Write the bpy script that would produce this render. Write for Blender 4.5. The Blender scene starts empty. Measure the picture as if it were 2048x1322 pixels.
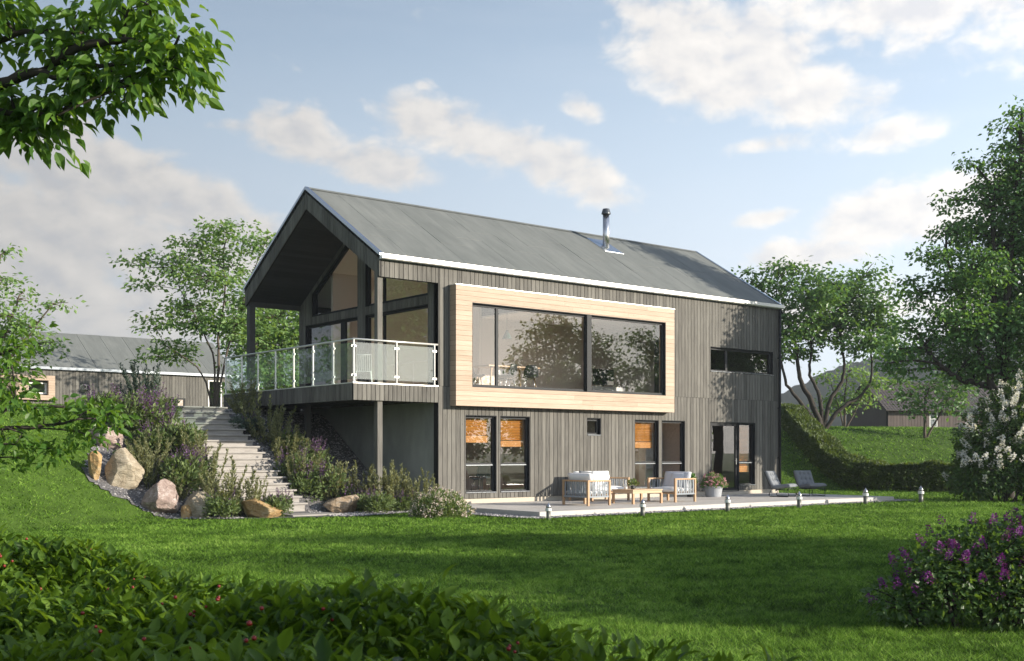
import bpy, math, random
import numpy as np
from math import radians, sin, cos, pi
from mathutils import Vector, Matrix

S = bpy.context.scene
COL = S.collection
YAW = radians(38.853)            # heading of the view, clockwise from +Y
# ------------------------------------------------------------------ camera
cd = bpy.data.cameras.new('camera')
cam = bpy.data.objects.new('camera', cd)
COL.objects.link(cam)
cam.location = (-18.138, -25.794, 1.42)
cam.rotation_euler = (pi / 2, 0, -YAW)
cd.sensor_width = 36.0
cd.lens = 39.66
cd.shift_y = 0.1188
cd.clip_start = 0.05
cd.clip_end = 6000
cd.dof.use_dof = True
cd.dof.focus_distance = 28
cd.dof.aperture_fstop = 13.0
S.camera = cam
# ------------------------------------------------------------------ light
SUN_EL, SUN_AZ = radians(16.0), radians(180 - 37)      # azimuth clockwise from +Y
sd = bpy.data.lights.new('sun', 'SUN')
sd.energy = 5.0
sd.angle = radians(0.53)
sd.color = (1.0, 0.90, 0.76)
sun = bpy.data.objects.new('sun', sd)
COL.objects.link(sun)
SUN_DIR = Vector((sin(SUN_AZ) * cos(SUN_EL), cos(SUN_AZ) * cos(SUN_EL), sin(SUN_EL)))
sun.rotation_euler = (-SUN_DIR).to_track_quat('-Z', 'Y').to_euler()
sun.location = SUN_DIR * 60
S.view_settings.view_transform = 'Standard'
S.view_settings.look = 'None'
S.view_settings.exposure = 0.8
S.view_settings.gamma = 1.0
S.render.engine = 'CYCLES'
S.cycles.use_denoising = True
S.cycles.max_bounces = 9
S.cycles.diffuse_bounces = 6
S.cycles.glossy_bounces = 4
S.cycles.transmission_bounces = 4
S.cycles.transparent_max_bounces = 12
S.cycles.sample_clamp_indirect = 6.0
S.cycles.caustics_reflective = False
S.cycles.caustics_refractive = False


# ------------------------------------------------------------------ node helpers
class NT:
    def __init__(s, tree):
        s.t = tree
        tree.nodes.clear()

    def n(s, kind, **kw):
        nd = s.t.nodes.new(kind)
        for k, v in kw.items():
            if k.startswith('i_'):
                key = k[2:]
                key = int(key) if key.isdigit() else key.replace('_', ' ')
                s.put(nd.inputs[key], v)
            else:
                setattr(nd, k, v)
        return nd

    def put(s, sock, v):
        if isinstance(v, bpy.types.NodeSocket):
            s.t.links.new(v, sock)
        elif isinstance(v, bpy.types.Node):
            s.t.links.new(v.outputs[0], sock)
        else:
            sock.default_value = v

    def m(s, op, a, b=0.0, c=None, clamp=False):
        nd = s.t.nodes.new('ShaderNodeMath')
        nd.operation = op
        nd.use_clamp = clamp
        s.put(nd.inputs[0], a)
        s.put(nd.inputs[1], b)
        if c is not None:
            s.put(nd.inputs[2], c)
        return nd.outputs[0]

    def mix(s, f, a, b, blend='MIX'):
        nd = s.t.nodes.new('ShaderNodeMix')
        nd.data_type = 'RGBA'
        nd.blend_type = blend
        s.put(nd.inputs[0], f)
        s.put(nd.inputs[6], rgba(a))
        s.put(nd.inputs[7], rgba(b))
        return nd.outputs[2]

    def ramp(s, f, stops, interp='LINEAR'):
        nd = s.t.nodes.new('ShaderNodeValToRGB')
        cr = nd.color_ramp
        cr.interpolation = interp
        while len(cr.elements) < len(stops):
            cr.elements.new(0.5)
        for e, (p, c) in zip(cr.elements, stops):
            e.position = p
            e.color = rgba(c)
        s.put(nd.inputs[0], f)
        return nd.outputs[0]

    def noise(s, vec, scale, detail=4, rough=0.55, dist=0.0):
        nd = s.n('ShaderNodeTexNoise', i_Scale=scale, i_Detail=detail, i_Roughness=rough, i_Distortion=dist)
        if vec is not None:
            s.put(nd.inputs['Vector'], vec)
        return nd.outputs[0]

    def mapping(s, vec, scale=(1, 1, 1), rot=(0, 0, 0), loc=(0, 0, 0)):
        nd = s.n('ShaderNodeMapping')
        s.put(nd.inputs['Vector'], vec)
        nd.inputs['Scale'].default_value = scale
        nd.inputs['Rotation'].default_value = rot
        nd.inputs['Location'].default_value = loc
        return nd.outputs[0]


def rgba(c):
    if isinstance(c, (tuple, list)):
        return tuple(c) if len(c) == 4 else (c[0], c[1], c[2], 1.0)
    if isinstance(c, (int, float)):
        return (c, c, c, 1.0)
    return c


# ------------------------------------------------------------------ world: sky texture with clouds by compass direction
def build_world():
    w = bpy.data.worlds.new('World')
    S.world = w
    w.use_nodes = True
    N = NT(w.node_tree)
    sky = N.n('ShaderNodeTexSky', sky_type='NISHITA')
    sky.sun_disc = False
    sky.sun_elevation = SUN_EL
    sky.sun_rotation = SUN_AZ
    sky.altitude = 0
    sky.air_density = 1.0
    sky.dust_density = 1.0
    sky.ozone_density = 2.0
    tc = N.n('ShaderNodeTexCoord')
    sep = N.n('ShaderNodeSeparateXYZ')
    N.put(sep.inputs[0], tc.outputs['Generated'])
    az = N.m('ARCTAN2', sep.outputs[0], sep.outputs[1])
    az = N.m('MULTIPLY', az, 180 / pi)
    el = N.m('ARCSINE', sep.outputs[2])
    el = N.m('MULTIPLY', el, 180 / pi)
    comb = N.n('ShaderNodeCombineXYZ')
    N.put(comb.inputs[0], az)
    N.put(comb.inputs[1], N.m('MULTIPLY', el, 1.5))
    vec = comb.outputs[0]
    n1 = N.m('ADD', N.m('MULTIPLY', N.noise(vec, 0.2, 4, 0.55, 0.3), 0.55), N.m('MULTIPLY', N.noise(vec, 0.55, 9, 0.54, 0.25), 0.55))
    sh = N.mapping(vec, loc=(0.55, 0.9, 0))
    n2 = N.m('ADD', N.m('MULTIPLY', N.noise(sh, 0.2, 4, 0.55, 0.3), 0.55), N.m('MULTIPLY', N.noise(sh, 0.55, 9, 0.54, 0.25), 0.55))
    #        azimuth, elevation, half width, half height, tilt(deg), strength
    C = CLOUDS
    dens = None
    for (a, e, rx, ry, tilt, st) in C:
        t = radians(tilt)
        dx = N.m('SUBTRACT', az, a)
        dy = N.m('SUBTRACT', el, e)
        u = N.m('ADD', N.m('MULTIPLY', dx, cos(t) / rx), N.m('MULTIPLY', dy, sin(t) / rx))
        v = N.m('ADD', N.m('MULTIPLY', dx, -sin(t) / ry), N.m('MULTIPLY', dy, cos(t) / ry))
        r2 = N.m('ADD', N.m('MULTIPLY', u, u), N.m('MULTIPLY', v, v))
        d = N.m('MULTIPLY', N.m('SUBTRACT', 1.0, N.m('POWER', r2, 0.6)), st, clamp=False)
        d = N.m('MINIMUM', d, 0.9)
        d = N.m('MAXIMUM', d, -0.6)
        dens = d if dens is None else N.m('MAXIMUM', dens, d)
    low = N.n('ShaderNodeMapRange', interpolation_type='SMOOTHSTEP')
    N.put(low.inputs[0], el)
    low.inputs[1].default_value = 34
    low.inputs[2].default_value = 11
    # broken cloud elsewhere round the horizon, away from the part of the sky the list describes
    gen = N.m('SUBTRACT', N.noise(vec, 0.045, 3, 0.5), 0.56)
    away = N.m('GREATER_THAN', N.m('ABSOLUTE', N.m('SUBTRACT', az, 38.8)), 34.0)
    gen = N.m('MULTIPLY', N.m('MULTIPLY', gen, 2.2), N.m('MULTIPLY', away, low.outputs[0]))
    gen = N.m('SUBTRACT', gen, N.m('MULTIPLY', N.m('SUBTRACT', 1.0, away), 0.6))
    dens = N.m('MAXIMUM', dens, gen)
    body = N.m('ADD', dens, N.m('MULTIPLY', N.m('SUBTRACT', n1, 0.55), 3.6))
    mask = N.n('ShaderNodeMapRange', interpolation_type='SMOOTHSTEP')
    N.put(mask.inputs[0], body)
    mask.inputs[1].default_value = -0.15
    mask.inputs[2].default_value = 0.75
    mask = mask.outputs[0]
    # thin high veil
    veil = N.noise(N.mapping(vec, scale=(0.25, 1, 1), rot=(0, 0, radians(-18))), 0.07, 5, 0.6, 0.5)
    veil = N.m('MULTIPLY', N.m('SUBTRACT', veil, 0.42, clamp=True), 1.5, clamp=True)
    lit = N.m('ADD', N.m('MULTIPLY', N.m('SUBTRACT', n1, n2), 2.4), 0.5, clamp=True)
    core = N.m('MULTIPLY', body, 0.55, clamp=True)
    lit = N.m('SUBTRACT', lit, N.m('MULTIPLY', core, 0.42), clamp=True)
    ccol = N.ramp(lit, [(0.0, (4.45, 4.4, 4.5)), (0.35, (5.5, 5.25, 5.0)), (0.7, (6.3, 5.95, 5.55)), (1.0, (7.0, 6.45, 5.85))])
    # haze towards the horizon
    hz = N.n('ShaderNodeMapRange', interpolation_type='SMOOTHSTEP')
    N.put(hz.inputs[0], el)
    hz.inputs[1].default_value = 25
    hz.inputs[2].default_value = -3
    base = N.mix(N.m('MULTIPLY', low.outputs[0], 0.66), sky.outputs[0], (4.1, 5.0, 6.0))
    dsun = N.n('ShaderNodeVectorMath', operation='DOT_PRODUCT')
    N.put(dsun.inputs[0], tc.outputs['Generated'])
    dsun.inputs[1].default_value = (sin(SUN_AZ), cos(SUN_AZ), 0.1)
    glow = N.n('ShaderNodeMapRange', interpolation_type='SMOOTHSTEP')
    N.put(glow.inputs[0], dsun.outputs['Value'])
    glow.inputs[1].default_value = 0.1
    glow.inputs[2].default_value = 1.0
    base = N.mix(N.m('MULTIPLY', hz.outputs[0], 0.84), base, N.mix(glow.outputs[0], (5.1, 5.55, 6.1), (7.5, 7.3, 6.9)))
    base = N.mix(N.m('MULTIPLY', veil, 0.55), base, (5.2, 5.5, 5.9))
    col = N.mix(N.m('MULTIPLY', mask, 0.88), base, ccol)
    side = N.m('MINIMUM', N.m('MAXIMUM', N.m('ADD', N.m('MULTIPLY', dsun.outputs['Value'], 0.80), 1.20), 0.62), 1.6)
    col = N.mix(1.0, col, side, 'MULTIPLY')
    bg = N.n('ShaderNodeBackground', i_Strength=0.088)
    N.put(bg.inputs[0], col)
    out = N.n('ShaderNodeOutputWorld')
    N.put(out.inputs[0], bg)


def px2dir(u, v):
    a = math.atan((u - 1024) / 2256.0)
    return 38.853 + math.degrees(a), math.degrees(math.atan((904 - v) / 2256.0 * cos(a)))


CLOUDS = [(15.5, 8.0, 13.0, 5.6, -6, 2.2), (8, 11.5, 9, 3.6, 4, 1.7), (19.0, 12.6, 6.5, 2.6, -12, 1.6), (25.0, 10.6, 4.5, 2.2, -20, 1.5),
          (28.3, 15.3, 3.0, 1.5, -10, 1.1), (32.3, 14.0, 3.0, 1.3, -8, 1.1), (30.2, 14.4, 2.4, 1.0, -12, 0.9),
          (35.2, 16.2, 3.6, 1.5, -14, 1.25), (38.4, 15.2, 3.6, 1.5, -16, 1.2), (41.4, 14.2, 4.0, 1.4, -16, 1.2), (43.4, 12.9, 1.8, 0.7, -16, 0.8),
          (34.5, 18.0, 0.7, 0.35, 0, 0.6), (42.5, 16.9, 1.2, 0.6, -20, 0.8), (24.8, 15.7, 1.5, 0.5, 0, 0.6),
          (49.6, 19.0, 7.0, 2.9, -20, 1.6), (52.5, 17.6, 5.0, 2.0, -16, 1.4), (45.4, 21.2, 2.6, 1.2, -24, 1.0),
          (58.5, 20.6, 8.0, 2.3, -5, 1.0), (64, 20.0, 6.0, 3.0, 0, 1.1), (51.8, 14.9, 2.4, 0.55, 4, 0.85), (57.2, 15.0, 2.8, 0.7, 6, 0.7),
          (57.6, 11.2, 4.4, 1.7, 8, 1.3), (61.5, 12.0, 4, 1.6, 4, 1.2), (53.6, 9.5, 4.2, 1.0, 4, 1.1), (51.7, 11.5, 1.7, 0.4, 6, 0.75),
          (54, 7.0, 8, 1.6, 2, 0.9), (28, 6.0, 12, 1.6, 0, 0.4), (62, 7.0, 6, 2.0, 0, 0.9)]
build_world()


# ------------------------------------------------------------------ materials
MATS = {}


def new_mat(name):
    m = bpy.data.materials.new(name)
    m.use_nodes = True
    MATS[name] = m
    return m, NT(m.node_tree)


def finish(N, bsdf, disp=None):
    out = N.n('ShaderNodeOutputMaterial')
    N.put(out.inputs[0], bsdf)
    return out


def bump(N, h, strength=0.3, dist=0.01):
    b = N.n('ShaderNodeBump', i_Strength=strength, i_Distance=dist)
    N.put(b.inputs['Height'], h)
    return b.outputs[0]


def plain(name, col, rough=0.5, metal=0.0, nscale=6.0, namp=0.12, spec=0.5, coat=0.0):
    m, N = new_mat(name)
    tc = N.n('ShaderNodeTexCoord')
    n = N.noise(tc.outputs['Object'], nscale, 5, 0.6)
    c = N.mix(N.m('MULTIPLY', N.m('SUBTRACT', n, 0.3, clamp=True), 2 * namp, clamp=True), col, tuple(x * 0.45 for x in col))
    b = N.n('ShaderNodeBsdfPrincipled', i_Roughness=rough, i_Metallic=metal)
    N.put(b.inputs['Base Color'], c)
    b.inputs['Specular IOR Level'].default_value = spec
    b.inputs['Coat Weight'].default_value = coat
    N.put(b.inputs['Normal'], bump(N, n, 0.08, 0.01))
    finish(N, b)
    return m


def boards(name, c_lo, c_hi, stretch, rough=0.7, knots=True, isl=0.55, grain=0.6, spec=0.35):
    """timber made of separate boards: tone per board, streaky grain along the board, knots"""
    m, N = new_mat(name)
    tc = N.n('ShaderNodeTexCoord')
    g = N.n('ShaderNodeNewGeometry')
    r = g.outputs['Random Per Island']
    off = N.n('ShaderNodeCombineXYZ')
    for i in range(3):
        N.put(off.inputs[i], N.m('MULTIPLY', r, 37.0 + 11 * i))
    add = N.n('ShaderNodeVectorMath', operation='ADD')
    N.put(add.inputs[0], tc.outputs['Object'])
    N.put(add.inputs[1], off)
    sc = {'x': (1.0, 22, 22), 'y': (22, 1.0, 22), 'z': (22, 22, 1.0)}[stretch]
    v = N.mapping(add.outputs[0], scale=sc)
    gr = N.noise(v, 1.6, 6, 0.65, 0.6)
    blot = N.noise(add.outputs[0], 1.1, 3, 0.5)
    f = N.m('ADD', N.m('MULTIPLY', r, isl), N.m('MULTIPLY', N.m('SUBTRACT', gr, 0.5), grain * 2))
    f = N.m('ADD', f, N.m('MULTIPLY', N.m('SUBTRACT', blot, 0.5), 0.5))
    f = N.m('ADD', f, 0.5 - isl / 2, clamp=True)
    c = N.mix(f, c_lo, c_hi)
    if knots:
        ks = {'x': (1.0, 2.2, 2.2), 'y': (2.2, 1, 2.2), 'z': (2.2, 2.2, 1.0)}[stretch]
        vo = N.n('ShaderNodeTexVoronoi', i_Scale=2.6)
        N.put(vo.inputs['Vector'], N.mapping(add.outputs[0], scale=ks))
        k = N.n('ShaderNodeMapRange')
        N.put(k.inputs[0], vo.outputs['Distance'])
        k.inputs[1].default_value = 0.075
        k.inputs[2].default_value = 0.03
        c = N.mix(N.m('MULTIPLY', k.outputs[0], 0.75), c, tuple(x * 0.4 for x in c_lo))
    b = N.n('ShaderNodeBsdfPrincipled', i_Roughness=rough)
    b.inputs['Specular IOR Level'].default_value = spec
    N.put(b.inputs['Base Color'], c)
    N.put(b.inputs['Normal'], bump(N, gr, 0.25, 0.004))
    finish(N, b)
    return m


def leafmat(name, dark, light, rough=0.45, trans=0.3, tcol=None, spec=0.4):
    m, N = new_mat(name)
    g = N.n('ShaderNodeNewGeometry')
    r = g.outputs['Random Per Island']
    tc = N.n('ShaderNodeTexCoord')
    n = N.noise(tc.outputs['Object'], 0.9, 3, 0.6)
    f = N.m('ADD', N.m('MULTIPLY', r, 0.75), N.m('MULTIPLY', N.m('SUBTRACT', n, 0.5), 0.9))
    f = N.m('ADD', f, 0.1, clamp=True)
    c = N.mix(f, dark, light)
    b = N.n('ShaderNodeBsdfPrincipled', i_Roughness=rough)
    b.inputs['Specular IOR Level'].default_value = spec
    N.put(b.inputs['Base Color'], c)
    t = N.n('ShaderNodeBsdfTranslucent')
    N.put(t.inputs[0], N.mix(f, tcol or tuple(x * y for x, y in zip(light, (1.5, 1.5, 0.6))),
                             tuple(x * y for x, y in zip(tcol or light, (1.9, 1.7, 0.7)))))
    mx = N.n('ShaderNodeMixShader', i_0=trans)
    N.put(mx.inputs[1], b)
    N.put(mx.inputs[2], t)
    finish(N, mx)
    return m


def glassmat(name, f0=0.15, tint=(0.96, 0.975, 0.97), dust=0.0):
    """window pane: mirror-like reflection growing at grazing angles, the same from both sides, clear behind"""
    m, N = new_mat(name)
    g = N.n('ShaderNodeNewGeometry')
    d = N.n('ShaderNodeVectorMath', operation='DOT_PRODUCT')
    N.put(d.inputs[0], g.outputs['Normal'])
    N.put(d.inputs[1], g.outputs['Incoming'])
    c = N.m('SUBTRACT', 1.0, N.m('ABSOLUTE', d.outputs['Value']), clamp=True)
    f = N.m('ADD', N.m('MULTIPLY', N.m('POWER', c, 5.0), 1.0 - f0), f0, clamp=True)
    tr = N.n('ShaderNodeBsdfTransparent')
    tr.inputs[0].default_value = rgba(tint)
    gl = N.n('ShaderNodeBsdfGlossy', i_Roughness=0.0)
    gl.inputs[0].default_value = (0.95, 0.97, 1.0, 1)
    mx = N.n('ShaderNodeMixShader')
    N.put(mx.inputs[0], f)
    N.put(mx.inputs[1], tr)
    N.put(mx.inputs[2], gl)
    if dust:
        df = N.n('ShaderNodeBsdfDiffuse')
        df.inputs[0].default_value = (0.8, 0.8, 0.78, 1)
        m2 = N.n('ShaderNodeMixShader', i_0=dust)
        N.put(m2.inputs[1], mx)
        N.put(m2.inputs[2], df)
        mx = m2
    finish(N, mx)
    return m


boards('cladding', (0.074, 0.071, 0.065), (0.192, 0.185, 0.167), 'z', rough=0.75, isl=0.55, grain=0.95, spec=0.15)
boards('larch', (0.32, 0.228, 0.158), (0.52, 0.405, 0.312), 'x', rough=0.6, isl=0.42, grain=0.7)
boards('larch_side', (0.32, 0.228, 0.158), (0.52, 0.405, 0.312), 'y', rough=0.6, isl=0.6, grain=0.55)
boards('soffit', (0.026, 0.028, 0.031), (0.048, 0.050, 0.054), 'x', rough=0.7, knots=False)
boards('decking', (0.36, 0.345, 0.325), (0.56, 0.54, 0.51), 'x', rough=0.62, knots=False, isl=0.7)
boards('teak', (0.36, 0.22, 0.12), (0.56, 0.38, 0.23), 'z', rough=0.55, knots=False, isl=0.5)
boards('table_oak', (0.42, 0.28, 0.16), (0.58, 0.42, 0.27), 'x', rough=0.5, knots=False, isl=0.5)
boards('blind_wood', (0.50, 0.20, 0.035), (0.72, 0.32, 0.07), 'x', rough=0.5, knots=False, isl=0.5)
plain('post_paint', (0.06, 0.06, 0.06), 0.65, nscale=14, namp=0.5)
plain('backing', (0.012, 0.012, 0.012), 0.9)
plain('frame_black', (0.016, 0.018, 0.021), 0.6, namp=0.05, spec=0.2)
plain('frame_dark', (0.032, 0.035, 0.038), 0.6, namp=0.05, spec=0.2)
plain('metal_white', (0.78, 0.77, 0.74), 0.38, metal=0.5, namp=0.05)
plain('flashing', (0.50, 0.54, 0.60), 0.25, metal=0.9, namp=0.1)
plain('steel', (0.62, 0.62, 0.63), 0.22, metal=1.0, namp=0.1)
plain('steel_dark', (0.10, 0.11, 0.12), 0.35, metal=0.7)
plain('plinth', (0.52, 0.47, 0.39), 0.85, nscale=30, namp=0.35)
plain('wall_room', (0.74, 0.645, 0.585), 0.85, namp=0.05)
plain('wall_room_light', (0.60, 0.56, 0.53), 0.85, namp=0.05)
plain('ceiling_room', (0.84, 0.79, 0.74), 0.85, namp=0.05)
plain('floor_room', (0.66, 0.54, 0.42), 0.4, namp=0.3)
plain('fabric_white', (0.80, 0.80, 0.80), 0.9, nscale=60, namp=0.12)
plain('fabric_grey', (0.185, 0.20, 0.22), 0.92, nscale=80, namp=0.3)
plain('fabric_pale', (0.62, 0.63, 0.68), 0.92, nscale=80, namp=0.2)
plain('strap_grey', (0.25, 0.28, 0.31), 0.75, namp=0.1)
plain('pot_grey', (0.34, 0.36, 0.39), 0.7, nscale=10, namp=0.15)
plain('black_plastic', (0.02, 0.022, 0.024), 0.35)
plain('plastic_dark', (0.045, 0.048, 0.05), 0.35)
plain('plastic_navy', (0.03, 0.05, 0.07), 0.45)
plain('white_lacquer', (0.8, 0.79, 0.77), 0.35, namp=0.03)
plain('lamp_green', (0.03, 0.07, 0.055), 0.35)
plain('bollard_olive', (0.16, 0.165, 0.15), 0.45, metal=0.3, nscale=20, namp=0.3)
plain('lamp_glass', (0.72, 0.74, 0.74), 0.2, namp=0.02, spec=0.8)
plain('soil', (0.045, 0.034, 0.025), 0.95, nscale=20, namp=0.5)
plain('bark', (0.115, 0.09, 0.07), 0.9, nscale=22, namp=0.7)
plain('bark_dark', (0.045, 0.037, 0.03), 0.9, nscale=22, namp=0.7)
plain('stem_green', (0.07, 0.08, 0.035), 0.8, nscale=22, namp=0.5)
plain('berry', (0.20, 0.012, 0.010), 0.4, namp=0.1)
glassmat('glass', 0.17, (0.98, 0.985, 0.98))
glassmat('glass_rail', 0.08, (0.88, 0.94, 0.92), dust=0.06)


def mat_roof():
    m, N = new_mat('roof_felt')
    tc = N.n('ShaderNodeTexCoord')
    v = tc.outputs['Object']
    n = N.noise(N.mapping(v, scale=(1, 0.35, 0.35)), 1.6, 6, 0.62, 0.5)
    n2 = N.noise(v, 26, 3, 0.6)
    st = N.noise(N.mapping(v, scale=(7, 0.4, 0.4)), 1.2, 5, 0.6)
    f = N.m('ADD', N.m('MULTIPLY', n, 0.55), N.m('ADD', N.m('MULTIPLY', n2, 0.2), N.m('MULTIPLY', st, 0.35)))
    c = N.ramp(f, [(0.3, (0.092, 0.102, 0.098)), (0.55, (0.140, 0.151, 0.145)), (0.8, (0.19, 0.20, 0.19))])
    b = N.n('ShaderNodeBsdfPrincipled', i_Roughness=0.75)
    b.inputs['Specular IOR Level'].default_value = 0.35
    N.put(b.inputs['Base Color'], c)
    N.put(b.inputs['Normal'], bump(N, n2, 0.25, 0.006))
    finish(N, b)


def mat_concrete():
    m, N = new_mat('concrete')
    tc = N.n('ShaderNodeTexCoord')
    v = tc.outputs['Object']
    n = N.noise(N.mapping(v, scale=(1, 1, 0.45)), 1.3, 6, 0.62, 0.3)
    n2 = N.noise(v, 40, 3, 0.6)
    f = N.m('ADD', N.m('MULTIPLY', n, 0.8), N.m('MULTIPLY', n2, 0.25))
    c = N.ramp(f, [(0.3, (0.20, 0.215, 0.19)), (0.55, (0.30, 0.315, 0.285)), (0.8, (0.40, 0.41, 0.375))])
    b = N.n('ShaderNodeBsdfPrincipled', i_Roughness=0.85)
    N.put(b.inputs['Base Color'], c)
    N.put(b.inputs['Normal'], bump(N, f, 0.2, 0.008))
    finish(N, b)


def mat_step():
    m, N = new_mat('step_stone')
    tc = N.n('ShaderNodeTexCoord')
    v = tc.outputs['Object']
    n = N.noise(N.mapping(v, scale=(0.6, 3, 3)), 4, 6, 0.65)
    n2 = N.noise(v, 60, 3, 0.6)
    f = N.m('ADD', N.m('MULTIPLY', n, 0.7), N.m('MULTIPLY', n2, 0.3))
    c = N.ramp(f, [(0.3, (0.22, 0.205, 0.19)), (0.7, (0.40, 0.38, 0.355))])
    b = N.n('ShaderNodeBsdfPrincipled', i_Roughness=0.8)
    N.put(b.inputs['Base Color'], c)
    N.put(b.inputs['Normal'], bump(N, f, 0.25, 0.006))
    finish(N, b)


def mat_ground(name, stops, sc=1.5, fine=30):
    m, N = new_mat(name)
    tc = N.n('ShaderNodeTexCoord')
    v = tc.outputs['Object']
    n = N.noise(v, sc, 6, 0.65)
    n2 = N.noise(v, fine, 4, 0.65)
    f = N.m('ADD', N.m('MULTIPLY', n, 0.5), N.m('MULTIPLY', n2, 0.5))
    c = N.ramp(f, stops)
    b = N.n('ShaderNodeBsdfPrincipled', i_Roughness=0.95)
    b.inputs['Specular IOR Level'].default_value = 0.1
    N.put(b.inputs['Base Color'], c)
    N.put(b.inputs['Normal'], bump(N, n2, 0.6, 0.03))
    finish(N, b)


def mat_rock(name, c1, c2, c3, sc=2.2):
    m, N = new_mat(name)
    tc = N.n('ShaderNodeTexCoord')
    v = tc.outputs['Object']
    n = N.noise(v, sc, 8, 0.68, 0.8)
    mu = N.noise(N.mapping(v, scale=(1, 1, 2.5), rot=(0.5, 0.3, 0)), sc * 2.6, 7, 0.7, 1.2)
    f = N.m('ADD', N.m('MULTIPLY', n, 0.65), N.m('MULTIPLY', mu, 0.35))
    c = N.ramp(f, [(0.32, c1), (0.5, c2), (0.66, c3)])
    cr = N.n('ShaderNodeTexVoronoi', feature='DISTANCE_TO_EDGE', i_Scale=sc * 1.1)
    N.put(cr.inputs['Vector'], N.mapping(v, scale=(1, 1, 1.8)))
    k = N.n('ShaderNodeMapRange')
    N.put(k.inputs[0], cr.outputs['Distance'])
    k.inputs[1].default_value = 0.0
    k.inputs[2].default_value = 0.035
    c = N.mix(N.m('MULTIPLY', N.m('SUBTRACT', 1.0, k.outputs[0]), 0.35), c, tuple(x * 0.3 for x in c1))
    b = N.n('ShaderNodeBsdfPrincipled', i_Roughness=0.85)
    N.put(b.inputs['Base Color'], c)
    N.put(b.inputs['Normal'], bump(N, N.m('ADD', mu, N.m('MULTIPLY', k.outputs[0], 0.2)), 0.7, 0.05))
    finish(N, b)


mat_roof(); mat_concrete(); mat_step()
mat_ground('turf', [(0.3, (0.025, 0.05, 0.008)), (0.55, (0.065, 0.12, 0.018)), (0.75, (0.11, 0.17, 0.03))])
mat_ground('gravel_base', [(0.3, (0.06, 0.06, 0.065)), (0.7, (0.20, 0.195, 0.195))], 4, 45)
mat_ground('mountain_wood', [(0.3, (0.018, 0.035, 0.02)), (0.5, (0.035, 0.055, 0.03)), (0.75, (0.085, 0.09, 0.075))], 0.02, 0.25)
mat_rock('rock_pink', (0.12, 0.085, 0.075), (0.31, 0.235, 0.205), (0.55, 0.49, 0.46), 3.4)
mat_rock('rock_tan', (0.17, 0.135, 0.09), (0.33, 0.28, 0.205), (0.47, 0.425, 0.34), 2.4)
mat_rock('rock_gold', (0.20, 0.095, 0.025), (0.38, 0.25, 0.11), (0.47, 0.39, 0.26), 2.0)
mat_rock('rock_mixed', (0.06, 0.035, 0.02), (0.33, 0.24, 0.15), (0.50, 0.44, 0.36), 2.4)
m_, N_ = new_mat('pebble')
g_ = N_.n('ShaderNodeNewGeometry')
b_ = N_.n('ShaderNodeBsdfPrincipled', i_Roughness=0.8)
N_.put(b_.inputs['Base Color'], N_.ramp(g_.outputs['Random Per Island'], [(0.0, (0.10, 0.10, 0.11)), (0.5, (0.27, 0.26, 0.265)), (1.0, (0.50, 0.48, 0.47))]))
finish(N_, b_)



def mat_grass():
    """lawn blades: tone drifts over patches a few metres and a few decimetres wide, then from blade to blade"""
    m, N = new_mat('grass_blade')
    g = N.n('ShaderNodeNewGeometry')
    tc = N.n('ShaderNodeTexCoord')
    v = tc.outputs['Object']
    big = N.noise(v, 0.35, 3, 0.55)
    mid = N.noise(v, 1.7, 4, 0.65)
    fine = N.noise(v, 7.0, 3, 0.6)
    f = N.m('ADD', N.m('MULTIPLY', N.m('SUBTRACT', big, 0.5), 0.9), N.m('ADD', N.m('MULTIPLY', N.m('SUBTRACT', mid, 0.5), 1.1), N.m('MULTIPLY', N.m('SUBTRACT', fine, 0.5), 1.3)))
    f = N.m('ADD', N.m('ADD', f, 0.18), N.m('MULTIPLY', g.outputs['Random Per Island'], 0.62), clamp=True)
    c = N.ramp(f, [(0.0, (0.018, 0.048, 0.005)), (0.35, (0.085, 0.175, 0.018)), (0.7, (0.195, 0.365, 0.045)), (1.0, (0.34, 0.49, 0.10))])
    b = N.n('ShaderNodeBsdfPrincipled', i_Roughness=0.6)
    b.inputs['Specular IOR Level'].default_value = 0.15
    N.put(b.inputs['Base Color'], c)
    t = N.n('ShaderNodeBsdfTranslucent')
    N.put(t.inputs[0], c)
    mx = N.n('ShaderNodeMixShader', i_0=0.36)
    N.put(mx.inputs[1], b)
    N.put(mx.inputs[2], t)
    finish(N, mx)


mat_grass()
leafmat('leaf_near', (0.035, 0.10, 0.018), (0.13, 0.235, 0.035), 0.42, 0.42, spec=0.3)
leafmat('leaf_ash', (0.09563, 0.1806, 0.06375), (0.2231, 0.3506, 0.1169), 0.5, 0.35)
leafmat('leaf_dark', (0.04718, 0.1264, 0.04401), (0.1327, 0.2632, 0.07003), 0.42, 0.28)
leafmat('leaf_mid', (0.05278, 0.132, 0.04147), (0.132, 0.2451, 0.0754), 0.45, 0.3)
leafmat('leaf_hedge', (0.009, 0.036, 0.004), (0.145, 0.245, 0.030), 0.45, 0.34, spec=0.25)
leafmat('leaf_boxhedge', (0.03, 0.06, 0.0144), (0.102, 0.15, 0.036), 0.5, 0.3)
leafmat('leaf_lilac', (0.03432, 0.0858, 0.02808), (0.1014, 0.1794, 0.04368), 0.45, 0.3)
leafmat('leaf_sage', (0.065, 0.1105, 0.039), (0.169, 0.2275, 0.078), 0.6, 0.25)
leafmat('leaf_rosemary', (0.09, 0.114, 0.054), (0.264, 0.27, 0.138), 0.6, 0.25)
leafmat('leaf_bluegrey', (0.05, 0.085, 0.07), (0.10, 0.14, 0.115), 0.6, 0.25)
leafmat('petal_purple', (0.09, 0.045, 0.12), (0.19, 0.10, 0.235), 0.6, 0.25, (0.2, 0.1, 0.25))
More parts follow.
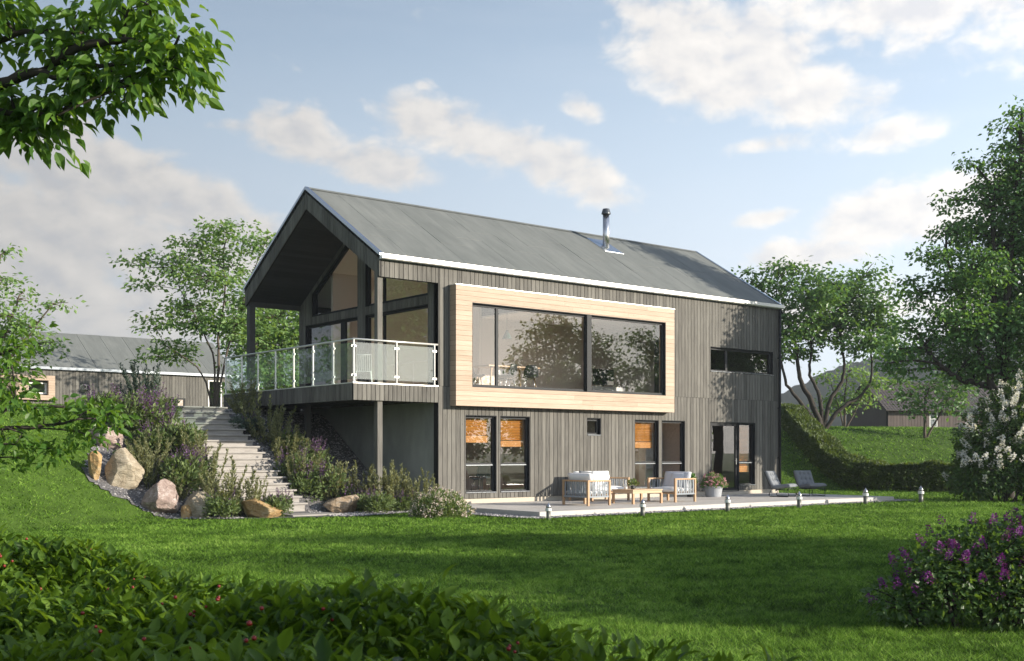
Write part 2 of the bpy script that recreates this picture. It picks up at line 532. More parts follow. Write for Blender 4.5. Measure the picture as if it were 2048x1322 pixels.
leafmat('petal_lilac', (0.10, 0.012, 0.13), (0.24, 0.035, 0.26), 0.6, 0.25, (0.22, 0.04, 0.25))
leafmat('petal_white', (0.55, 0.57, 0.60), (0.85, 0.85, 0.84), 0.6, 0.3, (0.7, 0.7, 0.7))
leafmat('petal_pink', (0.45, 0.16, 0.26), (0.72, 0.42, 0.50), 0.6, 0.3, (0.6, 0.3, 0.4))
leafmat('petal_cream', (0.48, 0.40, 0.36), (0.70, 0.62, 0.57), 0.6, 0.3, (0.6, 0.5, 0.45))


# ------------------------------------------------------------------ mesh helpers
class G:
    """collects shapes and links them as one mesh object"""

    def __init__(s):
        s.v, s.f, s.n = [], {}, 0

    def add(s, verts, faces):
        verts = np.asarray(verts, float).reshape(-1, 3)
        s.v.append(verts)
        for fc in faces:
            s.f.setdefault(len(fc), []).append(np.asarray(fc, np.int64)[None] + s.n)
        s.n += len(verts)
        return s

    def arr(s, V, F):
        """V (n,k,3) copies of one template, F (m,q) faces of the template"""
        n, k = V.shape[:2]
        F = np.asarray(F, np.int64)
        s.v.append(V.reshape(-1, 3))
        idx = (np.arange(n) * k)[:, None, None] + F[None] + s.n
        s.f.setdefault(F.shape[1], []).append(idx.reshape(-1, F.shape[1]))
        s.n += n * k
        return s

    def box(s, x0, x1, y0, y1, z0, z1):
        return s.add([(x0, y0, z0), (x1, y0, z0), (x1, y1, z0), (x0, y1, z0), (x0, y0, z1), (x1, y0, z1), (x1, y1, z1), (x0, y1, z1)],
                     [(0, 3, 2, 1), (4, 5, 6, 7), (0, 1, 5, 4), (1, 2, 6, 5), (2, 3, 7, 6), (3, 0, 4, 7)])

    def obox(s, c, size, rot=None):
        """box with centre, size and a rotation Matrix"""
        h = np.array(size) / 2
        P = np.array([(-1, -1, -1), (1, -1, -1), (1, 1, -1), (-1, 1, -1), (-1, -1, 1), (1, -1, 1), (1, 1, 1), (-1, 1, 1)], float) * h
        if rot is not None:
            P = P @ np.array(rot.to_3x3()).T
        return s.add(P + np.array(c), [(0, 3, 2, 1), (4, 5, 6, 7), (0, 1, 5, 4), (1, 2, 6, 5), (2, 3, 7, 6), (3, 0, 4, 7)])

    def hexa(s, P, u0, u1, lo0, lo1, hi0, hi1, d0, d1):
        V = [P(u0, d0, lo0), P(u1, d0, lo1), P(u1, d1, lo1), P(u0, d1, lo0), P(u0, d0, hi0), P(u1, d0, hi1), P(u1, d1, hi1), P(u0, d1, hi0)]
        return s.add(V, [(0, 3, 2, 1), (4, 5, 6, 7), (0, 1, 5, 4), (1, 2, 6, 5), (2, 3, 7, 6), (3, 0, 4, 7)])

    def quad(s, a, b, c, d):
        return s.add([a, b, c, d], [(0, 1, 2, 3)])

    def tube(s, pts, rad, n=6, cap=True):
        pts = np.asarray(pts, float)
        m = len(pts)
        rad = np.full(m, rad, float) if np.isscalar(rad) else np.asarray(rad, float)
        t = np.gradient(pts, axis=0)
        t /= np.linalg.norm(t, axis=1)[:, None] + 1e-12
        ref = np.array([0, 0, 1.0]) if abs(t[:, 2]).mean() < 0.8 else np.array([1.0, 0, 0])
        a = np.cross(t, ref)
        a /= np.linalg.norm(a, axis=1)[:, None] + 1e-12
        b = np.cross(t, a)
        ang = np.arange(n) * 2 * pi / n
        V = pts[:, None] + rad[:, None, None] * (np.cos(ang)[None, :, None] * a[:, None] + np.sin(ang)[None, :, None] * b[:, None])
        i = np.arange(m - 1)[:, None] * n
        j = np.arange(n)[None]
        k = (j + 1) % n
        Q = np.stack([i + j, i + k, i + n + k, i + n + j], -1).reshape(-1, 4)
        s.v.append(V.reshape(-1, 3))
        s.f.setdefault(4, []).append(Q + s.n)
        if cap:
            s.f.setdefault(n, []).append(np.arange(n)[None, ::-1] + s.n)
            s.f.setdefault(n, []).append(np.arange(n)[None] + s.n + (m - 1) * n)
        s.n += m * n
        return s

    def lathe(s, prof, n=24, c=(0, 0, 0)):
        """prof: list of (r, z) from bottom to top"""
        V, F = [], []
        for r, z in prof:
            for k in range(n):
                a = 2 * pi * k / n
                V.append((c[0] + r * cos(a), c[1] + r * sin(a), c[2] + z))
        for i in range(len(prof) - 1):
            for k in range(n):
                F.append((i * n + k, i * n + (k + 1) % n, (i + 1) * n + (k + 1) % n, (i + 1) * n + k))
        F.append(tuple(range(n))[::-1])
        F.append(tuple((len(prof) - 1) * n + k for k in range(n)))
        return s.add(V, F)

    def build(s, name, mat, parent=None, smooth=False, bevel=0.0, loc=None):
        me = bpy.data.meshes.new(name)
        V = np.concatenate(s.v)
        me.vertices.add(len(V))
        me.vertices.foreach_set('co', V.astype(np.float32).ravel())
        loops, starts, tot = [], [], 0
        for k, L in s.f.items():
            A = np.concatenate(L)
            loops.append(A.ravel())
            starts.append(tot + np.arange(len(A)) * k)
            tot += A.size
        loops = np.concatenate(loops)
        starts = np.concatenate(starts)
        me.loops.add(tot)
        me.loops.foreach_set('vertex_index', loops.astype(np.int32))
        me.polygons.add(len(starts))
        me.polygons.foreach_set('loop_start', starts.astype(np.int32))
        me.polygons.foreach_set('use_smooth', np.full(len(starts), smooth))
        me.update(calc_edges=True)
        me.materials.append(MATS[mat])
        o = bpy.data.objects.new(name, me)
        COL.objects.link(o)
        if parent is not None:
            o.parent = parent
        if loc is not None:
            o.location = loc
        if bevel:
            md = o.modifiers.new('bevel', 'BEVEL')
            md.width = bevel
            md.segments = 2
            md.limit_method = 'ANGLE'
        return o


def tag(o, label=None, cat=None, group=None, kind=None):
    if label: o['label'] = label
    if cat: o['category'] = cat
    if group: o['group'] = group
    if kind: o['kind'] = kind
    return o


def thing(name, label, cat, loc=(0, 0, 0), rz=0.0, group=None):
    o = bpy.data.objects.new(name, None)
    o.empty_display_size = 0.2
    COL.objects.link(o)
    o.location = loc
    o.rotation_euler = (0, 0, rz)
    return tag(o, label, cat, group)


def copy_tree(o, parent=None):
    c = o.copy()
    COL.objects.link(c)
    if parent is not None:
        c.parent = parent
    for ch in list(o.children):
        copy_tree(ch, c)
    return c


RNG = np.random.default_rng(7)


# ------------------------------------------------------------------ ground form
TX = [-60, -30, -16, -11.5, -8.6, -7.4, -6.2, -4.0, -2.5, 0, 7, 15.2, 19, 22.5, 24, 28, 37, 50, 90]
TF = [-24, -12, -4.6, -1.6, 0.2, 0.6, 0.12, 0.12, 0.7, 2.2, 3, 3.2, 3.0, 2.6, 1.6, -0.5, -7, -15, -30]
TT = [-14, -3.5, 2.2, 4.2, 5.2, 5.6, 5.45, 5.45, 5.8, 6.6, 7.4, 9.5, 10.4, 11.0, 10.8, 10.2, 8.0, 3.0, -10]


def height(x, y):
    x = np.asarray(x, float)
    y = np.asarray(y, float)
    f = np.interp(x, TX, TF)
    t = np.interp(x, TX, TT)
    s = (y - f) / (t - f)
    k = 0.07                                     # soft toe and crest
    lin = np.where(s < k, np.maximum(s + k, 0) ** 2 / (4 * k), np.where(s > 1 - k, 1 - np.maximum(1 + k - s, 0) ** 2 / (4 * k), s))
    z = -0.2 + 2.86 * lin + 0.028 * np.clip(y - t, 0, 42)
    z = z + 0.03 * np.sin(x * 0.55 + 1.3) * np.sin(y * 0.47 + 0.4) * np.clip((np.abs(y + 2) - 3) / 3, 0, 1)
    return z


def hz(x, y):
    return float(height(x, y))


def axis(a, b, fine, fa, fb, extra, far):
    c = list(np.arange(fa, fb + 1e-6, fine)) + list(extra)
    v, st = fb, fine
    while v < b:
        st *= 1.25
        v += st
        c.append(v)
    v, st = fa, fine
    while v > a:
        st *= 1.25
        v -= st
        c.append(v)
    return np.array(sorted(set(np.round(c, 4))))


def build_ground():
    xs = axis(-1500, 1500, 0.4, -32, 42, (0.03, 0.2, 14.9, 15.07), 0)
    ys = axis(-700, 2500, 0.4, -28, 16, (0.03, 0.2, 7.9, 8.06), 0)
    X, Y = np.meshgrid(xs, ys, indexing='ij')
    Z = height(X, Y)
    inside = (X > 0.1) & (X < 15.0) & (Y > 0.1) & (Y < 8.0)
    Z[inside] = -0.5
    nx, ny = X.shape
    i = np.arange(nx - 1)[:, None] * ny + np.arange(ny - 1)[None]
    F = np.stack([i, i + ny, i + ny + 1, i + 1], -1).reshape(-1, 4)
    g = G()
    g.v.append(np.stack([X, Y, Z], -1).reshape(-1, 3))
    g.f[4] = [F]
    g.n = nx * ny
    o = g.build('lawn', 'turf', smooth=True)
    tag(o, 'mown green lawn sloping up round the house', 'lawn', kind='structure')


build_ground()

# planting bed: outline on the plan, from the stair foot westwards up the bank and back along the stairs
BED = np.array([(-1.9, -1.0), (-3.4, -1.5), (-4.87, -1.15), (-6.3, -0.75), (-7.66, 0.40), (-8.39, 1.0), (-8.95, 1.35), (-9.1, 1.95), (-8.55, 3.07), (-8.1, 4.04),
                (-7.6, 5.2), (-6.2, 5.4), (-3.9, 5.4), (-2.7, 7.6), (0.0, 7.8), (0.0, 0.05), (-0.9, -0.4)], float)


def inpoly(P, poly):
    x, y = P[:, 0], P[:, 1]
    r = np.zeros(len(P), bool)
    j = len(poly) - 1
    for i in range(len(poly)):
        xi, yi = poly[i]
        xj, yj = poly[j]
        c = ((yi > y) != (yj > y)) & (x < (xj - xi) * (y - yi) / (yj - yi + 1e-12) + xi)
        r ^= c
        j = i
    return r


DECK = (-0.27, 15.0, -4.72, 0.0)
STRIP = np.array([(-0.9, -4.5), (-0.75, -5.12), (15.6, -5.12), (15.9, -3.6), (15.4, 0.4), (15.0, 0.4), (15.0, -4.72), (-0.27, -4.72), (-0.27, -0.05), (-0.85, -0.35)], float)


def sheet(poly, name, step, lift, mat):
    """a sheet following the ground inside a plan outline"""
    lo, hi = poly.min(0), poly.max(0)
    xs = np.arange(lo[0], hi[0] + step, step)
    ys = np.arange(lo[1], hi[1] + step, step)
    X, Y = np.meshgrid(xs, ys, indexing='ij')
    cen = np.stack([X[:-1, :-1] + step / 2, Y[:-1, :-1] + step / 2], -1).reshape(-1, 2)
    ok = inpoly(cen, poly)
    ny = len(ys)
    i = (np.arange(len(xs) - 1)[:, None] * ny + np.arange(ny - 1)[None]).reshape(-1)[ok]
    F = np.stack([i, i + ny, i + ny + 1, i + 1], -1)
    V = np.stack([X, Y, height(X, Y) + lift], -1).reshape(-1, 3)
    used, inv = np.unique(F, return_inverse=True)
    g = G()
    g.v.append(V[used])
    g.f[4] = [inv.reshape(F.shape)]
    g.n = len(used)
    return g.build(name, mat, smooth=True)


tag(sheet(BED, 'gravel_bed', 0.2, 0.03, 'gravel_base'), 'grey gravel bed round the stairs and boulders', 'gravel bed', kind='structure')
tag(sheet(STRIP, 'gravel_strip', 0.12, 0.03, 'gravel_base'), 'narrow gravel strip along the terrace edge', 'gravel strip', kind='structure')


def scatter_poly(poly, n, rng):
    lo, hi = poly.min(0), poly.max(0)
    out = np.zeros((0, 2))
    while len(out) < n:
        p = rng.uniform(lo, hi, (n * 2, 2))
        out = np.concatenate([out, p[inpoly(p, poly)]])
    return out[:n]


def build_pebbles():
    rng = np.random.default_rng(3)
    P = np.concatenate([scatter_poly(BED, 15000, rng), scatter_poly(STRIP, 6500, rng)])
    stair = (P[:, 0] > -6.1) & (P[:, 0] < -4.0) & (P[:, 1] < 5.2)
    P = P[~stair]
    n = len(P)
    t = np.array([(1, 0, 0), (-1, 0, 0), (0, 1, 0), (0, -1, 0), (0, 0, 0.7), (0, 0, -0.6), (.6, .6, .35), (-.6, .5, .4)], float)
    F = [(4, 6, 2), (0, 6, 4), (0, 2, 6), (4, 2, 7), (7, 2, 1), (4, 7, 1), (4, 1, 3), (4, 3, 0), (0, 3, 5), (3, 1, 5), (1, 2, 5), (2, 0, 5)]
    sc = rng.uniform(0.014, 0.036, n)
    a = rng.uniform(0, 2 * pi, n)
    st = rng.uniform(0.6, 1.3, (n, 3))
    V = t[None] * st[:, None, :] * sc[:, None, None]
    c, s_ = np.cos(a)[:, None], np.sin(a)[:, None]
    W = np.stack([V[..., 0] * c - V[..., 1] * s_, V[..., 0] * s_ + V[..., 1] * c, V[..., 2]], -1)
    W += np.concatenate([P, (height(P[:, 0], P[:, 1]) + 0.035)[:, None]], 1)[:, None]
    g = G()
    g.arr(W, F)
    tag(g.build('gravel_stones', 'pebble'), 'loose grey pebbles over the planting bed', 'gravel', kind='stuff')


build_pebbles()


def build_grass():
    """blades over the lawn, denser near the viewer"""
    rng = np.random.default_rng(5)
    c, s_ = cos(YAW), sin(YAW)
    out = []
    for d0, d1, dens, wd, h in ((3.0, 7.5, 2200, 0.008, 0.05), (7.5, 11.5, 3600, 0.007, 0.05), (11.5, 16, 2300, 0.010, 0.05), (16, 23, 1350, 0.015, 0.05), (23, 33, 640, 0.023, 0.055),
                                (33, 50, 220, 0.036, 0.075), (50, 75, 55, 0.065, 0.10)):
        half = 0.80 * d1 + 0.4
        n = int(dens * (d1 - d0) * 2 * half)
        D = rng.uniform(d0, d1, n)
        L = rng.uniform(-half, half, n)
        k = (np.abs(L) < 0.47 * D + 0.3) | ((np.abs(L) < 0.80 * D) & (rng.uniform(size=n) < 0.45))
        D, L = D[k], L[k]
        P = np.stack([-18.138 + D * s_ + L * c, -25.794 + D * c - L * s_], -1)
        clump = np.sin(P[:, 0] * 2.3 + np.sin(P[:, 1] * 3.1)) * np.sin(P[:, 1] * 2.7 + np.sin(P[:, 0] * 1.9))
        P = P[rng.uniform(0, 1, len(P)) < 0.8 + 0.2 * clump]
        ok = ~inpoly(P, BED) & ~inpoly(P, STRIP)
        ok &= ~((P[:, 0] > -0.3) & (P[:, 0] < 15.1) & (P[:, 1] > -4.75) & (P[:, 1] < 8.3))
        P = P[ok]
        m = len(P)
        z = height(P[:, 0], P[:, 1])
        a = rng.uniform(0, 2 * pi, m)
        hh = h * rng.uniform(0.55, 1.25, m)
        w = wd * rng.uniform(0.7, 1.3, m)
        tuft = np.sin(P[:, 0] * 5.1 + 2 * np.sin(P[:, 1] * 4.3)) * np.sin(P[:, 1] * 5.7 + 2 * np.sin(P[:, 0] * 3.7))
        hh = hh * (1 + 0.45 * tuft)
        lean = rng.uniform(0.3, 2.2, m) * hh
        la = rng.uniform(0, 2 * pi, m)
        B = np.stack([P[:, 0], P[:, 1], z - 0.004], -1)
        side = np.stack([np.cos(a), np.sin(a), np.zeros(m)], -1) * w[:, None] * 0.5
        top = B + np.stack([np.cos(la) * lean, np.sin(la) * lean, hh], -1)
        out.append(np.stack([B - side, B + side, top], 1))
    V = np.concatenate(out)
    g = G()
    g.arr(V, [(0, 1, 2)])
    tag(g.build('grass', 'grass_blade'), 'short mown grass blades covering the lawn', 'grass', kind='stuff')


build_grass()


# ------------------------------------------------------------------ the house
W, L, OV, RE, RH = 8.118, 15.10, 1.93, 6.77, 9.2555          # width, length, gable overhang, eave, ridge
SL = (RH - RE) / (W / 2)
UF = 3.24                                                      # upper floor level


def roof_z(y):
    return RE + SL * (y if y <= W / 2 else W - y)


def P_s(u, d, z): return (u, d, z)                             # south facade: u = x, d into the house
def P_w(u, d, z): return (d, u, z)                             # west gable: u = y, d into the house


def clad(gb, gw, P, u0, u1, lo, hi, holes=(), bw=0.152, brk=(), gap=0.017, t=0.024, wall=0.22, phase=0.0, lap=True):
    """upright boards over a solid wall, both cut round the openings (u0,u1,z0,z1)"""
    edges = [u0]
    u = u0 + phase
    while u < u1 - 1e-4:
        if u > u0 + 1e-4:
            edges.append(u)
        u += bw
    edges.append(u1)
    cuts = set(edges) | {b for b in brk if u0 < b < u1}
    for h in holes:
        cuts |= {x for x in h[:2] if u0 < x < u1}
    cuts = sorted(cuts)
    es = set(np.round(edges, 5))
    for a, b in zip(cuts[:-1], cuts[1:]):
        if b - a < 1e-4:
            continue
        mid = (a + b) / 2
        spans = [(None, None)]
        hs = sorted([h for h in holes if h[0] <= mid <= h[1]], key=lambda h: h[2] if not callable(h[2]) else h[2](mid))
        cur, segs = lo, []
        for h in hs:
            z0 = h[2] if callable(h[2]) else (lambda q, k=h[2]: k)
            z1 = h[3] if callable(h[3]) else (lambda q, k=h[3]: k)
            segs.append((cur, z0))
            cur = z1
        segs.append((cur, hi))
        ga = gap / 2 if round(a, 5) in es else 0
        gbb = gap / 2 if round(b, 5) in es else 0
        for f0, f1 in segs:
            l0, l1, h0, h1 = f0(a), f0(b), f1(a), f1(b)
            if h0 - l0 < 1e-3 and h1 - l1 < 1e-3:
                continue
            if gb is not None and b - a - ga - gbb > 0.004:
                gb.hexa(P, a + ga, b - gbb, l0, l1, h0, h1, 0.0, t)
            if gw is not None:
                gw.hexa(P, a, b, l0, l1, h0, h1, t + 0.004, wall)


def const(k):
    return lambda q: k


house = thing('house', 'dark timber clad house with gable roof, glazed balcony and pale wood framed window', 'house')
ZB = 0.0955
WIN = dict(a=(0.94, 2.07, 0.24, 2.48), b=(2.20, 3.33, 0.24, 2.48), small=(5.62, 6.22, 1.93, 2.49), c=(7.71, 8.83, 0.24, 2.47), d=(8.97, 10.09, 0.24, 2.47),
           strip=(11.35, 14.74, 4.17, 5.04), door=(11.35, 12.86, 0.06, 2.46), e=(12.86, 13.74, 0.24, 2.46))
BAY = (0.96, 8.84, 3.26, 5.65)
gb, gw = G(), G()
clad(gb, gw, P_s, 0, L, const(ZB), const(3.262), [WIN[k] for k in ('a', 'b', 'small', 'c', 'd', 'door', 'e')])
clad(gb, gw, P_s, 0, L, const(3.268), const(6.60), [BAY, WIN['strip']], phase=0.05)
wall = gw.build('wall', 'backing', house)
gb.build('cladding', 'cladding', wall)
# frieze over the open south side of the balcony
gb, gw = G(), G()
clad(gb, gw, P_s, -OV + 0.02, 0, const(6.14), const(6.60), wall=0.18)
fz = gw.build('frieze', 'backing', house)
gb.build('cladding', 'cladding', fz)
# west gable of the upper floor
tri = lambda y: roof_z(y) - 0.72
TB, TT2 = 5.61, 5.86
HW = [(4.32, 7.65, UF + 0.02, TB), (0.50, 3.88, UF + 0.02, TB), (4.32, 7.2, const(TT2), tri), (0.52, 3.88, const(TT2), tri)]
gb, gw = G(), G()
clad(gb, gw, P_w, 0.03, W - 0.03, const(UF - 0.4), lambda y: roof_z(y) - 0.55, HW, brk=(W / 2,))
ww = gw.build('wall', 'backing', house)
gb.build('cladding', 'cladding', ww)
# basement wall of concrete under the balcony
G().box(0.02, 0.25, 0.235, W - 0.03, -0.6, 2.83).build('basement_wall', 'concrete', house)
# plain walls on the far sides, plinth
g = G()
g.box(L - 0.22, L, 0.225, W, -0.3, 6.7)
g.box(0.25, L - 0.22, W - 0.22, W, -0.3, 6.7)
g.box(0.25, L - 0.22, 0.225, 0.24, 0.0, 0.01)
g.build('wall', 'post_paint', house)
g = G()
yb, yt_ = 0.0, W
g.add([(L - 0.22, 0.0, 6.6), (L - 0.22, W, 6.6), (L - 0.22, W / 2, RH - 0.15), (L, 0.0, 6.6), (L, W, 6.6), (L, W / 2, RH - 0.15)],
      [(0, 2, 1), (3, 4, 5), (0, 1, 4, 3), (1, 2, 5, 4), (2, 0, 3, 5)])
g.build('gable', 'post_paint', house)
G().box(0.0, L, 0.035, 0.225, -0.5, ZB - 0.004).build('plinth', 'plinth', house)
# corner trims
G().box(L + 0.001, L + 0.03, -0.012, 0.16, 0.05, 6.6).build('corner_trim', 'frame_black', house)
dp = G().tube([(L - 0.06, -0.07, 0.05), (L - 0.06, -0.07, 6.6)], 0.045, 10).build('downpipe', 'frame_black', house, smooth=True)
for zz in (1.2, 3.0, 4.8):
    G().box(L - 0.12, L - 0.0, -0.085, -0.001, zz, zz + 0.03).build('pipe_bracket', 'frame_black', dp)
# roof: two slopes of felt laid in sheets, ridge cap, flashings, gutter
X0, X1 = -OV, L + 0.06
for side in (0, 1):
    Pm = (lambda u, d, z: (u, d, z)) if side == 0 else (lambda u, d, z: (u, W - d, z))
    g = G()
    e = -0.07
    g.add([Pm(X0, e, RE + SL * e - 0.02), Pm(X1, e, RE + SL * e - 0.02), Pm(X1, W / 2, RH - 0.02), Pm(X0, W / 2, RH - 0.02),
           Pm(X0, e, RE + SL * e - 0.15), Pm(X1, e, RE + SL * e - 0.15), Pm(X1, W / 2, RH - 0.15), Pm(X0, W / 2, RH - 0.15)],
          [(0, 1, 2, 3), (4, 7, 6, 5), (0, 4, 5, 1), (1, 5, 6, 2), (3, 2, 6, 7), (0, 3, 7, 4)])
    rf = g.build('roof', 'roof_felt', house)
    g = G()
    x, k = X0, 0
    while x < X1 - 0.02:
        x2 = min(x + 0.98, X1)
        # each sheet is two lengths, the upper lapping the lower
        ym = 1.2 + 1.6 * ((k * 0.37) % 1)
        for (ya, yc, lift) in ((e, ym, 0.0), (ym - 0.06, W / 2, 0.006)):
            za, zc = RE + SL * ya + lift + 0.002 * (k % 2), RE + SL * yc + lift + 0.002 * (k % 2)
            g.add([Pm(x + 0.003, ya, za), Pm(x2 - 0.003, ya, za), Pm(x2 - 0.003, yc, zc), Pm(x + 0.003, yc, zc),
                   Pm(x + 0.003, ya, za - 0.017), Pm(x2 - 0.003, ya, za - 0.017), Pm(x2 - 0.003, yc, zc - 0.017), Pm(x + 0.003, yc, zc - 0.017)],
                  [(0, 1, 2, 3), (4, 7, 6, 5), (0, 4, 5, 1), (1, 5, 6, 2), (3, 2, 6, 7), (0, 3, 7, 4)])
        x, k = x2, k + 1
    g.build('felt_sheet', 'roof_felt', rf)
    for xa, xb in ((X0 - 0.035, X0 + 0.075), (X1 - 0.075, X1 + 0.03)):
        g = G()
        g.add([Pm(xa, e - .01, RE + SL * e + 0.035), Pm(xb, e - .01, RE + SL * e + 0.035), Pm(xb, W / 2 + .0, RH + 0.035), Pm(xa, W / 2, RH + 0.035),
               Pm(xa, e - .01, RE + SL * e - 0.05), Pm(xb, e - .01, RE + SL * e - 0.05), Pm(xb, W / 2, RH - 0.05), Pm(xa, W / 2, RH - 0.05)],
              [(0, 1, 2, 3), (4, 7, 6, 5), (0, 4, 5, 1), (1, 5, 6, 2), (3, 2, 6, 7), (0, 3, 7, 4)])
        g.build('verge_flashing', 'flashing', rf)
    g = G()
    ya, yb2 = (-0.17, -0.03) if side == 0 else (W + 0.03, W + 0.17)
    zt, zl = 6.735, 6.60
    pro = [(ya, zt), (ya, zl + 0.03), (ya + 0.03, zl), (yb2, zl), (yb2, zt), (yb2 - .02, zt - .03), (ya + .015, zt - 0.03)]
    V = [(X0 - 0.01, y, z) for y, z in pro] + [(X1 + 0.01, y, z) for y, z in pro]
    n = len(pro)
    g.add(V, [tuple(range(n)), tuple(range(n, 2 * n))[::-1]] + [(i, (i + 1) % n, (i + 1) % n + n, i + n) for i in range(n)])
    g.build('gutter', 'metal_white', rf)
    if side == 0:
        roof_s = rf
G().add([(X0, W / 2 - 0.14, RH - 0.055), (X0, W / 2, RH + 0.03), (X0, W / 2 + 0.14, RH - 0.055), (X1, W / 2 - 0.14, RH - 0.055), (X1, W / 2, RH + 0.03), (X1, W / 2 + 0.14, RH - 0.055)],
        [(0, 3, 4, 1), (1, 4, 5, 2)]).build('ridge_cap', 'roof_felt', roof_s)
# gable fascia boards and the boarded soffit behind them
Pf = lambda u, d, z: (-OV + d, u, z)
for nm in ('gable_fascia',):
    gb, gw = G(), G()
    clad(gb, gw, Pf, -0.02, W + 0.02, lambda y: max(roof_z(y) - 0.63, 6.14), lambda y: roof_z(y) - 0.05, brk=(W / 2,), bw=0.165, wall=0.06)
    f_ = gw.build(nm, 'backing', house)
    gb.build('cladding', 'cladding', f_)
g = G()
for side in (0, 1):
    y = 0.03
    while y < W / 2 - 0.01:
        y2 = min(y + 0.125, W / 2)
        ya, yc = (y + .003, y2 - .003) if side == 0 else (W - y - .003, W - y2 + .003)
        za, zc = roof_z(ya) - 0.56, roof_z(yc) - 0.56
        g.add([(-OV + 0.062, ya, za), (-0.002, ya, za), (-0.002, yc, zc), (-OV + 0.062, yc, zc), (-OV + 0.062, ya, za + .03), (-0.002, ya, za + .03), (-0.002, yc, zc + .03), (-OV + 0.062, yc, zc + .03)],
              [(0, 1, 2, 3), (4, 7, 6, 5), (0, 4, 5, 1), (1, 5, 6, 2), (3, 2, 6, 7), (0, 3, 7, 4)])
        y = y2
g.build('soffit', 'soffit', house)
G().box(-OV + 0.062, 0.0, W - 0.14, W - 0.02, 6.14, 6.62).build('eave_beam', 'post_paint', house)
# flue
fl = G().tube([(9.36, 3.06, 8.35), (9.36, 3.06, 9.86)], 0.118, 20).build('chimney', 'steel', roof_s, smooth=True)
G().lathe([(0.165, 0.0), (0.165, 0.03), (0.125, 0.16), (0.115, 0.18), (0.10, 0.185)], 20, (9.36, 3.06, 9.80)).build('chimney_cap', 'steel_dark', roof_s)
g = G()
for (ya, yc) in ((2.62, 3.62),):
    za, zc = RE + SL * ya + 0.022, RE + SL * yc + 0.022
    g.add([(8.92, ya, za), (9.80, ya, za), (9.80, yc, zc), (8.92, yc, zc), (8.92, ya, za - .01), (9.80, ya, za - .01), (9.80, yc, zc - .01), (8.92, yc, zc - .01)],
          [(0, 1, 2, 3), (4, 7, 6, 5), (0, 4, 5, 1), (1, 5, 6, 2), (3, 2, 6, 7), (0, 3, 7, 4)])
g.build('chimney_flashing', 'flashing', roof_s)


